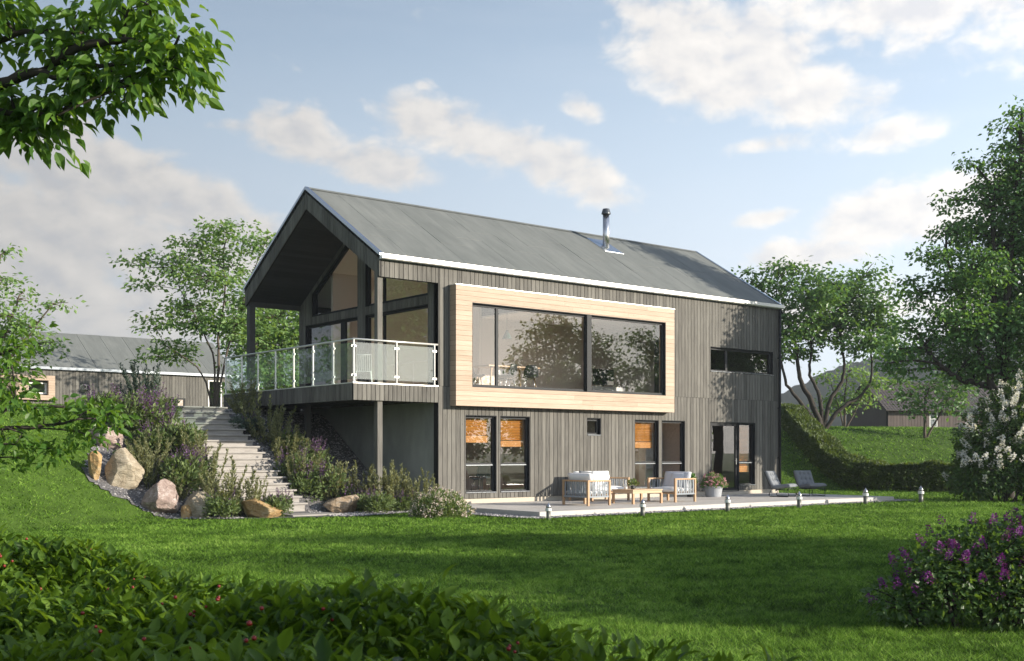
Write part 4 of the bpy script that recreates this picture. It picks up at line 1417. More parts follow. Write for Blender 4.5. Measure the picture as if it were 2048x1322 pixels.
tree('tree','wide crowned tree with several dark stems behind the right end of the house',lsize=0.25,per=30,leafm='leaf_mid',barkm='bark_dark',seed=54,cl=0.6,r0=0.16,clumps=5.2, loc=(30.68, 9.36, 2.6),
     blobs=[(-2.44, -0.58, 7.67, 1.18, 0.95, 0.77), (-3.08, 0.38, 6.33, 1.03, 0.82, 0.93), (-1.41, -0.42, 8.05, 1.03, 0.82, 0.51), (-0.64, -1.04, 6.69, 1.54, 1.23, 1.08), (0.13, -0.41, 7.67, 0.93, 0.74, 0.57), (1.41, 1.08, 7.1, 1.54, 1.23, 1.03), (2.24, -0.0, 8.05, 0.87, 0.7, 0.62), (-1.41, -0.05, 5.23, 1.54, 1.23, 0.82), (0.9, 0.73, 5.36, 1.7, 1.36, 1.03), (3.08, 0.58, 5.61, 1.13, 0.9, 1.13), (2.06, -0.69, 4.33, 1.44, 1.15, 0.62), (-2.7, -0.1, 4.58, 1.03, 0.82, 1.03), (-1.16, 0.46, 4.07, 1.29, 1.03, 0.51), (-3.73, -0.47, 7.41, 0.77, 0.62, 0.77), (-4.24, 0.9, 5.61, 1.03, 1.03, 1.29), (3.47, 0.21, 4.33, 1.03, 0.82, 0.77), (3.21, -0.39, 7.15, 0.77, 0.62, 0.67), (2.31, 0.04, 6.0, 1.03, 0.82, 0.77)],
     stems=[[(0.0, 0.0, -0.15), (-0.59, -0.05, 1.5), (-1.16, -0.13, 2.4), (-1.26, 0.06, 3.56), (-1.54, -0.14, 4.84), (-2.44, -0.12, 6.64)], [(0.0, 0.0, -0.15), (-0.13, 0.01, 1.76), (-0.69, 0.01, 2.78), (-0.51, 0.13, 4.07), (-0.64, -0.12, 5.61)], [(0.0, 0.0, -0.15), (0.39, 0.01, 1.5), (1.03, 0.11, 2.4), (1.16, 0.05, 3.3), (0.9, 0.14, 5.1), (1.41, 0.02, 6.64)], [(0.0, 0.0, -0.15), (0.9, -0.01, 1.11), (1.93, 0.11, 1.63), (2.57, -0.05, 2.53), (2.44, -0.14, 4.33)], [(0.0, 0.0, -0.15), (-1.03, -0.06, 1.24), (-1.88, -0.05, 2.27), (-2.13, 0.07, 3.68), (-2.57, 0.15, 5.61)]])
tree('tree','big dense dark green tree rising at the right edge behind the white lilac',lsize=0.16,per=36,leafm='leaf_dark',barkm='bark_dark',seed=55,cl=0.42,r0=0.2,clumps=3.4,droop=0.5,upright=0.5, loc=(19.28, -6.37, -0.2),
     blobs=[(0.51, 0.09, 13.41, 0.38, 0.41, 0.51), (0.26, -0.26, 12.61, 0.65, 0.52, 0.55), (-0.26, -0.22, 11.61, 0.68, 0.55, 0.51), (-1.2, -0.06, 11.44, 0.38, 0.3, 0.27), (0.77, 0.67, 11.44, 1.2, 0.96, 1.03), (-0.51, 0.26, 10.67, 1.06, 0.85, 0.68), (-1.71, -0.06, 10.24, 0.68, 0.55, 0.44), (0.6, 0.25, 9.73, 1.54, 1.23, 1.2), (-2.14, -0.06, 9.13, 0.82, 0.66, 0.58), (-0.86, 0.8, 9.05, 1.2, 0.96, 0.86), (-2.65, -0.26, 8.19, 0.68, 0.55, 0.51), (-1.45, -0.52, 7.68, 1.37, 1.09, 0.94), (0.26, 0.97, 7.51, 1.54, 1.23, 1.37), (-2.82, 0.1, 7.08, 0.89, 0.71, 0.62), (-1.97, -0.46, 6.14, 1.37, 1.09, 0.77), (-0.43, 0.15, 5.8, 1.54, 1.23, 1.03), (-3.08, 0.29, 5.88, 0.75, 0.6, 0.44), (1.28, -0.82, 5.8, 1.54, 1.23, 1.54), (-2.48, 0.76, 5.11, 1.2, 0.96, 0.44), (-0.94, 0.59, 4.51, 1.37, 1.09, 0.51), (-3.85, -0.22, 5.11, 0.68, 0.55, 0.31), (1.8, -0.0, 8.53, 1.54, 1.23, 1.54), (1.63, -0.44, 10.59, 1.37, 1.09, 1.37), (1.63, 0.29, 12.47, 1.03, 0.82, 1.03), (-4.19, -0.29, 4.63, 0.48, 0.38, 0.21), (0.6, -0.01, 4.34, 1.37, 1.09, 0.51), (-3.34, 0.11, 4.43, 0.77, 0.62, 0.27), (2.65, 1.46, 6.82, 1.54, 1.64, 2.05)],
     stems=[[(0.0, 0.0, -0.15), (-0.05, 0.1, 2.03), (-0.17, -0.04, 3.74), (-0.09, -0.05, 6.14), (0.26, 0.08, 9.39), (0.51, 0.1, 11.96), (0.56, 0.12, 13.32)], [(-0.05, 0.0, 1.69), (-0.43, 0.08, 3.83), (-1.45, 0.08, 4.05), (-2.22, -0.02, 4.51), (-2.82, -0.0, 5.28)], [(-0.05, 0.0, 2.03), (-0.51, -0.11, 3.74), (-0.94, -0.12, 5.11), (-1.63, 0.05, 6.82), (-2.14, -0.09, 8.53)], [(-0.05, 0.0, 2.03), (0.6, 0.13, 4.09), (1.28, -0.05, 6.14), (1.63, -0.01, 8.53), (1.63, -0.07, 11.1)], [(-0.05, 0.0, 3.4), (-0.43, 0.1, 6.82), (-0.51, -0.01, 9.05), (-0.43, 0.06, 10.59)]])
tree('tree','overhanging leafy branch of a tree beside the viewer at upper left',lsize=0.105,per=20,leafm='leaf_near',barkm='bark_dark',seed=56,cl=0.155,r0=0.05,clumps=2.4,shape='oval',droop=0.75,twig=0.004,spread=(0.5,0.5,0.32), loc=(-17.32, -16.7, -0.17),
     blobs=[(1.68, -0.2, 4.53, 0.31, 0.25, 0.13), (2.12, -0.07, 4.55, 0.31, 0.25, 0.12), (2.52, -0.11, 4.52, 0.23, 0.18, 0.11), (1.95, 0.11, 4.35, 0.26, 0.2, 0.07), (2.65, -0.03, 4.3, 0.2, 0.16, 0.09), (2.84, -0.04, 4.38, 0.1, 0.08, 0.08), (2.32, 0.0, 4.3, 0.23, 0.18, 0.09), (2.38, 0.03, 4.15, 0.3, 0.24, 0.12), (2.76, -0.03, 4.18, 0.16, 0.13, 0.11), (2.15, 0.03, 4.13, 0.11, 0.09, 0.08), (2.25, -0.05, 4.01, 0.17, 0.14, 0.07), (1.68, 0.05, 4.01, 0.17, 0.14, 0.06), (1.86, 0.09, 3.94, 0.2, 0.16, 0.07), (1.64, 0.04, 3.84, 0.14, 0.11, 0.07), (1.95, -0.02, 3.83, 0.15, 0.12, 0.06), (1.41, 0.1, 4.47, 0.34, 0.27, 0.23), (1.35, -0.17, 3.93, 0.26, 0.2, 0.14), (2.87, 0.06, 4.21, 0.08, 0.07, 0.08), (2.55, -0.09, 4.04, 0.14, 0.11, 0.06), (1.11, 0.11, 4.2, 0.34, 0.27, 0.29), (2.65, -0.06, 4.62, 0.17, 0.14, 0.07), (1.83, 0.05, 3.74, 0.07, 0.06, 0.03)],
     stems=[[(0.0, 0.0, -0.15), (0.03, -0.02, 1.95), (0.13, -0.02, 2.75), (0.34, -0.07, 3.29), (0.61, 0.06, 3.63)], [(0.34, 0.0, 3.29), (0.94, 0.09, 3.8), (1.48, 0.07, 4.02), (1.77, 0.07, 4.15), (1.99, 0.08, 4.23), (2.26, 0.06, 4.21), (2.63, 0.04, 4.24)], [(1.48, 0.0, 4.02), (1.82, -0.02, 4.14), (2.09, 0.04, 4.12), (2.32, 0.12, 4.08)], [(0.61, 0.0, 3.63), (0.94, -0.11, 4.03), (1.41, 0.12, 4.34), (1.82, -0.08, 4.4), (2.16, 0.11, 4.46)], [(0.94, 0.0, 3.8), (1.41, -0.09, 3.83), (1.82, 0.02, 3.88), (2.02, -0.12, 3.8)], [(1.99, 0.0, 4.23), (2.22, -0.1, 4.3), (2.49, -0.13, 4.32), (2.8, -0.01, 4.32)]])
tree('tree','low leafy branches reaching in from the left over the lawn bank',lsize=0.10,per=18,leafm='leaf_near',barkm='bark_dark',seed=57,cl=0.20,r0=0.05,clumps=2.6,shape='oval',droop=0.5,twig=0.005,spread=(0.5,0.5,0.26), loc=(-15.76, -12.04, -0.22),
     blobs=[(1.46, -0.24, 2.09, 0.32, 0.26, 0.1), (1.89, 0.15, 2.07, 0.32, 0.26, 0.1), (2.24, -0.0, 2.1, 0.19, 0.16, 0.04), (1.57, -0.2, 1.84, 0.38, 0.3, 0.14), (2.0, 0.11, 1.87, 0.27, 0.22, 0.11), (1.38, 0.07, 1.59, 0.17, 0.14, 0.1), (1.46, -0.01, 2.8, 0.17, 0.14, 0.11), (1.34, 0.07, 2.56, 0.12, 0.1, 0.11), (1.32, 0.07, 2.34, 0.16, 0.13, 0.08), (0.97, -0.08, 2.21, 0.38, 0.3, 0.27), (0.92, 0.2, 2.75, 0.32, 0.26, 0.27), (2.33, 0.05, 2.0, 0.11, 0.09, 0.04), (1.78, 0.04, 1.68, 0.16, 0.13, 0.06), (1.03, 0.17, 1.77, 0.27, 0.22, 0.22)],
     stems=[[(0.0, 0.0, -0.15), (0.05, -0.1, 1.56), (0.27, -0.02, 1.94), (0.7, -0.03, 2.04), (1.24, 0.12, 2.11), (1.95, -0.04, 2.13)], [(0.27, 0.0, 1.94), (0.81, -0.1, 1.88), (1.24, -0.02, 1.89), (1.78, 0.12, 1.93), (2.11, -0.13, 1.99)], [(0.05, 0.0, 1.56), (0.38, -0.09, 2.21), (0.81, -0.12, 2.53), (1.24, -0.05, 2.68), (1.46, 0.03, 2.8)]])
tree('tree','small bluish green tree far off between hedge and neighbouring barn',lsize=0.26,per=18,leafm='leaf_ash',seed=58,cl=0.55,r0=0.08,clumps=4.5, loc=(40.15, 14.57, 2.85),
     blobs=[(0.0, 0.33, 2.01, 1.02, 0.82, 0.66), (-0.9, 0.22, 2.92, 0.78, 0.63, 0.54), (0.9, -0.3, 2.77, 0.9, 0.72, 0.66), (0.3, 0.24, 3.52, 0.9, 0.72, 0.48), (1.51, 0.43, 1.71, 0.9, 0.72, 0.54), (-0.6, 0.52, 1.26, 1.21, 0.96, 0.42), (1.81, -0.4, 2.62, 0.78, 0.63, 0.48)],
     stems=[[(0.0, 0.0, -0.15), (0.0, 0.08, 2.01), (0.15, -0.03, 3.37)], [(0.0, 0.0, -0.15), (0.9, -0.12, 1.71), (1.36, 0.07, 2.62)], [(0.0, 0.0, -0.15), (-0.6, 0.01, 2.01), (-0.9, -0.08, 2.77)]])
tree('tree','pale shrubby tree far off against the right hand barn',lsize=0.25,per=18,leafm='leaf_mid',seed=59,cl=0.55,r0=0.08,clumps=4.5, loc=(34.78, 6.05, 2.15),
     blobs=[(-0.51, 0.28, 2.21, 1.03, 0.82, 0.57), (0.51, 0.39, 2.73, 1.03, 0.82, 0.57), (1.29, -0.47, 1.7, 1.03, 0.82, 0.57), (0.0, 0.1, 1.57, 0.87, 0.7, 0.41), (1.8, -0.01, 2.73, 1.03, 0.82, 0.77), (-1.54, -0.39, 2.99, 0.77, 0.62, 0.41)],
     stems=[[(0.0, 0.0, -0.15), (0.0, 0.08, 1.96), (0.26, -0.03, 2.73)], [(0.0, 0.0, -0.15), (1.03, -0.0, 1.7), (1.54, 0.08, 2.47)]])
tree('tree','broad low tree beside the lawn whose shade crosses the grass',lsize=0.17,per=40,leafm='leaf_mid',seed=61,cl=0.5,r0=0.14,clumps=3.0, loc=(0.3, -25.4, -0.17),
     blobs=[(0, 0, 2.2, 2.0, 2.2, 1.4), (0.6, 1.6, 3.2, 1.8, 1.8, 1.3), (-0.4, -1.4, 3.0, 1.8, 1.6, 1.3), (0, 0.2, 4.4, 1.6, 1.8, 1.0), (0.3, 2.4, 1.6, 1.6, 1.4, 1.1), (0, -2.2, 1.6, 1.5, 1.3, 1.1)],
     stems=[[(0, 0, -0.15), (0.05, 0, 1.2), (0, 0.1, 2.6), (0.1, 0, 4.2)]])
tree('tree','leafy tree beside the lawn standing behind the broad low tree',lsize=0.17,per=40,leafm='leaf_mid',seed=62,cl=0.5,r0=0.14,clumps=3.0, loc=(3.6, -22.7, -0.2),
     blobs=[(0, 0, 2.2, 2.0, 2.0, 1.4), (0.4, 1.2, 3.4, 1.8, 1.6, 1.4), (-0.4, -1.0, 3.2, 1.8, 1.6, 1.3), (0, 0.2, 4.7, 1.5, 1.6, 1.0), (0.3, 1.9, 1.6, 1.5, 1.2, 1.1)],
     stems=[[(0, 0, -0.15), (0.05, 0, 1.2), (0, 0.1, 2.6), (0.1, 0, 4.4)]])
tree('tree','round crowned tree right of the viewer shading the berry hedge',lsize=0.15,per=40,leafm='leaf_mid',seed=63,cl=0.45,r0=0.13,clumps=3.0, loc=(-11.75, -32.15, -0.22),
     blobs=[(0, 0, 2.6, 1.7, 2.0, 1.4), (0.5, 1.1, 3.4, 1.5, 1.3, 1.2), (-0.4, -1.2, 3.2, 1.6, 1.4, 1.2), (0, 0, 4.3, 1.3, 1.5, 0.9), (0, -2.0, 2.2, 1.4, 1.3, 1.1)],
     stems=[[(0, 0, -0.15), (0.05, 0, 1.2), (0, 0.1, 2.6), (0.1, 0, 4.0)]])
tree('tree','tall tree beyond the garden mirrored at the left of the big window',lsize=0.34,per=26,leafm='leaf_mid',seed=71,cl=0.8,r0=0.2,clumps=4.0,group='trees beyond the garden seen in the windows', loc=(39.5, -43, -0.18),
     blobs=[(0.94, -1.73, 2.42, 1.6, 1.97, 1.2), (-1.09, 0.5, 3.3, 2.07, 1.99, 0.97), (1.36, -0.71, 3.96, 1.89, 1.65, 1.22), (-0.8, 0.14, 4.84, 1.8, 1.8, 1.29), (-1.46, -0.54, 5.5, 1.55, 1.41, 0.97), (-0.04, 0.87, 6.38, 1.63, 1.62, 0.97), (1.28, -0.0, 7.04, 1.52, 1.61, 1.08), (-0.87, 1.56, 7.92, 1.29, 1.59, 1.23), (-0.91, -0.6, 8.8, 1.66, 1.54, 1.22), (1.67, 1.39, 9.68, 1.24, 1.33, 1.42), (-0.46, 0.18, 10.45, 1.11, 1.33, 1.28)],
     stems=[[(0, 0, -0.2), (0.1, 0, 3.3), (0, 0.1, 6.6), (0.1, 0, 10.1)]])
tree('tree','tallest tree beyond the garden mirrored in the big window',lsize=0.34,per=26,leafm='leaf_mid',seed=72,cl=0.8,r0=0.2,clumps=4.0,group='trees beyond the garden seen in the windows', loc=(47, -46, -0.22),
     blobs=[(-0.32, -1.27, 2.86, 2.76, 2.42, 1.33), (0.01, -0.15, 3.9, 1.93, 2.07, 1.07), (2.01, 0.96, 4.68, 2.14, 2.55, 1.25), (0.95, 1.16, 5.72, 1.89, 2.05, 1.17), (-0.48, -0.32, 6.5, 1.82, 2.29, 1.63), (-2.21, 2.11, 7.54, 1.61, 2.21, 1.18), (1.23, -1.71, 8.32, 2.21, 1.72, 1.22), (-0.83, 2.05, 9.36, 1.58, 1.54, 1.24), (-1.82, 1.15, 10.4, 2.0, 1.84, 1.65), (-1.73, -0.93, 11.44, 1.47, 1.74, 1.23), (-1.73, -2.12, 12.35, 1.3, 1.64, 1.51)],
     stems=[[(0, 0, -0.2), (0.1, 0, 3.9), (0, 0.1, 7.8), (0.1, 0, 12.0)]])
tree('tree','tall tree beyond the garden mirrored in the right pane of the big window',lsize=0.34,per=26,leafm='leaf_mid',seed=73,cl=0.8,r0=0.2,clumps=4.0,group='trees beyond the garden seen in the windows', loc=(53.5, -44, -0.18),
     blobs=[(2.08, 1.35, 2.64, 1.83, 2.36, 1.21), (1.84, -1.05, 3.6, 1.83, 2.25, 1.05), (0.08, -0.53, 4.32, 2.18, 1.6, 1.02), (-0.02, 0.99, 5.28, 1.58, 1.87, 1.2), (0.99, -0.16, 6.0, 1.62, 1.75, 1.44), (-0.74, 0.83, 6.96, 1.81, 1.61, 1.33), (-1.47, 1.14, 7.68, 1.35, 1.47, 1.3), (-1.45, -1.28, 8.64, 1.72, 1.53, 1.02), (0.17, 0.85, 9.6, 1.31, 1.63, 0.97), (-0.18, 0.28, 10.56, 1.62, 1.19, 1.24), (1.02, -1.47, 11.4, 1.12, 1.34, 1.24)],
     stems=[[(0, 0, -0.2), (0.1, 0, 3.6), (0, 0.1, 7.2), (0.1, 0, 11.0)]])
tree('tree','spreading tree beyond the garden mirrored in the narrow upper window',lsize=0.34,per=26,leafm='leaf_mid',seed=74,cl=0.8,r0=0.2,clumps=4.0,group='trees beyond the garden seen in the windows', loc=(60, -47, -0.2),
     blobs=[(-0.85, -1.91, 2.2, 2.38, 2.08, 0.97), (-1.17, 1.63, 3.0, 2.11, 2.05, 1.1), (-0.05, 0.27, 3.6, 2.28, 2.0, 1.07), (-0.34, 0.48, 4.4, 2.33, 2.02, 1.28), (1.27, -1.44, 5.0, 1.91, 1.61, 0.93), (-0.16, -0.74, 5.8, 2.03, 1.87, 0.92), (0.1, 1.1, 6.4, 2.0, 1.55, 1.22), (-2.11, -1.89, 7.2, 1.84, 1.4, 0.89), (1.52, 1.85, 8.0, 1.78, 1.71, 1.08), (-0.93, -1.09, 8.8, 1.38, 1.72, 0.86), (-0.66, 0.09, 9.5, 1.51, 1.55, 1.03)],
     stems=[[(0, 0, -0.2), (0.1, 0, 3.0), (0, 0.1, 6.0), (0.1, 0, 9.2)]])
tree('tree','low tree beyond the garden mirrored beside the tall ones',lsize=0.34,per=26,leafm='leaf_mid',seed=75,cl=0.8,r0=0.2,clumps=4.0,group='trees beyond the garden seen in the windows', loc=(33, -45, -0.22),
     blobs=[(0.92, 1.44, 1.65, 2.13, 2.17, 0.69), (0.93, 0.54, 2.25, 1.72, 1.7, 0.91), (-1.12, -0.42, 2.7, 1.76, 1.66, 0.73), (0.96, -0.61, 3.3, 1.77, 1.48, 0.76), (1.07, 1.21, 3.75, 1.59, 1.51, 0.87), (-0.75, -1.0, 4.35, 1.53, 1.5, 0.68), (1.92, 0.31, 4.8, 1.79, 1.47, 0.93), (1.01, -0.12, 5.4, 1.38, 1.5, 0.97), (0.8, 1.57, 6.0, 1.3, 1.45, 0.9), (1.17, 1.19, 6.6, 1.35, 1.35, 0.92), (-1.5, 0.67, 7.12, 1.19, 1.11, 0.83)],
     stems=[[(0, 0, -0.2), (0.1, 0, 2.2), (0, 0.1, 4.5), (0.1, 0, 6.9)]])
tree('tree','tree west of the house mirrored in the glazed gable',lsize=0.3,per=24,leafm='leaf_mid',seed=171,cl=0.8,r0=0.2,clumps=4.0,group='trees mirrored in the glazed gable', loc=(-20.5, 33, 3.57),
     blobs=[(0.28, 0.57, 2.09, 1.88, 1.62, 0.84), (0.1, -0.69, 2.85, 2.08, 1.95, 0.86), (0.36, -0.6, 3.42, 1.66, 1.87, 1.16), (-0.65, -1.12, 4.18, 1.61, 1.47, 0.85), (0.18, 1.03, 4.75, 1.29, 1.32, 1.15), (1.75, 0.8, 5.51, 1.29, 1.24, 0.92), (-0.39, -1.13, 6.08, 1.27, 1.28, 0.95), (0.77, -0.06, 6.84, 1.24, 1.15, 0.94), (0.43, 0.27, 7.6, 1.22, 1.47, 0.86), (-1.73, -0.95, 8.36, 1.48, 1.44, 0.99), (-1.03, 0.71, 9.03, 1.08, 1.35, 1.02)],
     stems=[[(0, 0, -0.2), (0.1, 0, 2.9), (0, 0.1, 5.7), (0.1, 0, 8.7)]])
tree('tree','smaller tree west of the house nearest the stairs side',lsize=0.3,per=24,leafm='leaf_mid',seed=172,cl=0.8,r0=0.2,clumps=4.0,group='trees mirrored in the glazed gable', loc=(-14.5, 27, 3.33),
     blobs=[(0.94, 0.27, 1.65, 1.59, 1.65, 0.93), (0.14, 0.8, 2.25, 1.53, 1.46, 0.73), (0.25, 1.34, 2.7, 1.48, 1.69, 0.92), (1.54, 0.83, 3.3, 1.2, 1.22, 0.65), (-0.56, -0.68, 3.75, 1.44, 1.4, 0.76), (0.88, 1.25, 4.35, 1.3, 1.33, 0.87), (0.14, -0.97, 4.8, 1.36, 1.14, 0.93), (-0.63, -1.2, 5.4, 1.09, 1.24, 0.94), (-0.08, -1.05, 6.0, 1.3, 1.07, 0.91), (-0.68, -1.02, 6.6, 1.25, 0.98, 0.83), (-0.79, 0.24, 7.12, 0.89, 0.97, 0.84)],
     stems=[[(0, 0, -0.2), (0.1, 0, 2.2), (0, 0.1, 4.5), (0.1, 0, 6.9)]])
tree('tree','tallest tree far west of the house',lsize=0.3,per=24,leafm='leaf_mid',seed=173,cl=0.8,r0=0.2,clumps=4.0,group='trees mirrored in the glazed gable', loc=(-27, 41, 3.82),
     blobs=[(-1.47, -0.73, 2.42, 2.14, 1.97, 1.31), (-0.92, 0.28, 3.3, 1.88, 2.16, 1.42), (-1.84, -0.95, 3.96, 2.23, 2.22, 1.42), (0.02, 0.46, 4.84, 2.0, 2.03, 1.36), (-0.24, -1.89, 5.5, 1.57, 1.85, 1.17), (-1.49, 1.71, 6.38, 1.49, 2.04, 1.24), (-0.05, 1.7, 7.04, 1.8, 1.66, 0.93), (-0.96, 1.97, 7.92, 1.34, 1.85, 0.91), (-0.45, 0.9, 8.8, 1.39, 1.67, 1.07), (-1.97, -1.64, 9.68, 1.4, 1.2, 1.23), (0.78, -1.0, 10.45, 1.52, 1.47, 1.3)],
     stems=[[(0, 0, -0.2), (0.1, 0, 3.3), (0, 0.1, 6.6), (0.1, 0, 10.1)]])
tree('tree','tree hidden behind the house, dappling the neighbouring roof with shade',lsize=0.3,per=20,leafm='leaf_mid',seed=191,cl=0.8,r0=0.15,clumps=3.2, loc=(15.5, 33.5, 3.33),  # this tree and the next are out of sight, added only for their shade
     blobs=[(1.91, 0.73, 3.84, 1.55, 1.55, 0.99), (-0.28, -0.54, 4.61, 1.23, 1.48, 0.68), (-0.7, 0.48, 5.38, 1.45, 1.22, 0.92), (1.55, 0.1, 6.14, 1.41, 1.01, 0.78), (-1.64, -0.54, 6.91, 1.11, 0.99, 0.74), (0.86, 0.52, 7.68, 1.09, 1.08, 0.99), (-1.11, 0.18, 8.45, 1.14, 0.91, 0.73), (-1.8, -0.21, 9.12, 0.83, 0.85, 0.97)],
     stems=[[(0, 0, -0.2), (0.1, 0, 2.9), (0, 0.1, 5.8), (0.1, 0, 8.8)]])
tree('tree','lower tree hidden behind the house, shading the neighbouring wall',lsize=0.3,per=20,leafm='leaf_mid',seed=192,cl=0.8,r0=0.15,clumps=3.2, loc=(10.5, 31.5, 3.32),
     blobs=[(-0.19, 1.14, 3.04, 1.11, 1.23, 0.64), (0.62, 0.98, 3.65, 0.99, 1.05, 0.63), (-1.38, 1.16, 4.26, 1.17, 1.15, 0.79), (1.18, 0.25, 4.86, 1.12, 1.06, 0.83), (-1.61, -1.01, 5.47, 0.98, 1.06, 0.61), (-0.6, -0.86, 6.08, 0.81, 0.94, 0.59), (-1.51, 1.08, 6.69, 0.83, 0.82, 0.76), (0.25, 1.13, 7.22, 0.96, 0.84, 0.8)],
     stems=[[(0, 0, -0.2), (0.1, 0, 2.3), (0, 0.1, 4.6), (0.1, 0, 7.0)]])


# ------------------------------------------------------------------ shrubs and flowers of the bank
def rosemary_mesh(seed, n=26, needles=120, leafm='leaf_rosemary'):
    """upright plumes: bent stems thickly set with short needles"""
    rng = np.random.default_rng(seed)
    s, l = G(), G()
    for i in range(n):
        a = rng.uniform(0, 2 * pi)
        r = 0.26 * math.sqrt(rng.uniform(0.02, 1))
        h = rng.uniform(0.6, 1.12) * (1 - 0.35 * r / 0.26)
        lean = rng.uniform(0.05, 0.32)
        b = np.array([r * 0.7 * cos(a), r * 0.7 * sin(a), -0.05])
        t = b + np.array([cos(a) * lean, sin(a) * lean, h])
        q = bez(b, t, 0.08, rng, 7, 0.05)
        s.tube(q, np.linspace(0.007, 0.003, 7), 4, cap=False)
        k = int(needles * h)
        tt = rng.uniform(0.12, 1.0, k) ** 0.85 * 6
        P = np.stack([np.interp(tt, np.arange(7), q[:, j]) for j in range(3)], -1)
        D = rdirs(rng, k, -0.1, 0.9) + unit(t - b) * 0.75
        leaves(l, P, D, rdirs(rng, k, 0.2, 1), rng.uniform(0.055, 0.10, k) * (1.15 - 0.45 * tt / 6), 'narrow', 1.35)
    return s, l


def sage_mesh(seed, spikes=26, nl=1500):
    rng = np.random.default_rng(seed)
    s, l, f = G(), G(), G()
    lob = [(rng.uniform(-.24, .24), rng.uniform(-.24, .24), rng.uniform(.16, .34), rng.uniform(.18, .3)) for _ in range(8)]
    for (x, y, z, r) in lob:
        k = nl // 8
        d = rdirs(rng, k, -0.7, 1) * (rng.uniform(0, 1, k) ** 0.4)[:, None]
        P = np.array([x, y, z]) + d * np.array([r, r, r * 1.05])
        P[:, 2] = np.maximum(P[:, 2], 0.01)
        leaves(l, P, d + np.array([0, 0, 0.5]) + rng.normal(size=(k, 3)) * .4, rdirs(rng, k, 0.2, 1), rng.uniform(0.05, 0.10, k), 'dia', 0.8)
    for i in range(spikes):
        a = rng.uniform(0, 2 * pi)
        r = rng.uniform(0, 0.36)
        b = np.array([r * cos(a) * .7, r * sin(a) * .7, 0.15])
        t = b + np.array([cos(a) * rng.uniform(0, .25), sin(a) * rng.uniform(0, .25), rng.uniform(.38, .72) * (1 - .5 * r)])
        q = bez(b, t, 0.05, rng, 5, 0.04)
        s.tube(q, np.linspace(0.006, 0.003, 5), 4, cap=False)
        k = 26
        tt = rng.uniform(0.45, 1.0, k) * 4
        P = np.stack([np.interp(tt, np.arange(5), q[:, j]) for j in range(3)], -1)
        leaves(f, P, rdirs(rng, k, -0.2, 0.8), rdirs(rng, k, 0, 1), rng.uniform(0.028, 0.05, k) * (1.25 - .6 * (tt - 1.8) / 2.2), 'dia', 1.0)
    return s, l, f


def dome_mesh(seed, nl, size, flowers, fsize, cluster, rx=0.5, h=0.55):
    """rounded bush: leaves through the dome, flower clusters on its skin"""
    rng = np.random.default_rng(seed)
    s, l, f = G(), G(), G()
    d = rdirs(rng, nl, 0.0, 1) * (rng.uniform(0, 1, nl) ** 0.38)[:, None]
    lump = 1 + 0.12 * np.sin(d[:, 0] * 9 + 1) * np.sin(d[:, 1] * 8)
    P = d * np.array([rx, rx, h]) * lump[:, None]
    leaves(l, P, d + np.array([0, 0, 0.6]) + rng.normal(size=(nl, 3)) * .4, rdirs(rng, nl, 0.2, 1), size * rng.uniform(0.7, 1.3, nl), 'dia', 0.8)
    for i in range(26):
        dd = rdirs(rng, 1, 0.3, 1)[0]
        s.tube(bez((dd[0] * .08, dd[1] * .08, 0), dd * np.array([rx, rx, h]) * .85, 0.1, rng, 5), np.linspace(0.008, 0.003, 5), 4, cap=False)
    fd = rdirs(rng, flowers, 0.12, 1)
    lump = 1 + 0.12 * np.sin(fd[:, 0] * 9 + 1) * np.sin(fd[:, 1] * 8)
    fc = fd * np.array([rx, rx, h]) * (lump * rng.uniform(0.93, 1.08, flowers))[:, None]
    k = cluster
    P = np.repeat(fc, k, 0) + rng.normal(size=(flowers * k, 3)) * fsize * 0.7
    leaves(f, P, np.repeat(fd, k, 0) + rng.normal(size=(flowers * k, 3)) * .6, np.repeat(fd, k, 0) + rng.normal(size=(flowers * k, 3)) * .3, fsize * rng.uniform(0.7, 1.2, flowers * k), 'dia', 1.3)
    return s, l, f


def shrub(name, label, cat, kind, mats, x, y, sc, rz, group, zs=1.0):
    if (kind, mats) not in PROTO:
        t = thing(name, 'x', cat)
        for (nm, gg), m in zip(zip(('stems', 'foliage', 'blossom'), SHR[kind]), mats):
            gg.build(nm, m, t)
        PROTO[(kind, mats)] = t
        o = t
    else:
        o = copy_tree(PROTO[(kind, mats)])
    o.location = (x, y, hz(x, y) - 0.02)
    o.scale = (sc, sc, sc * zs)
    o.rotation_euler = (0, 0, rz)
    tag(o, label, cat, group)
    return o


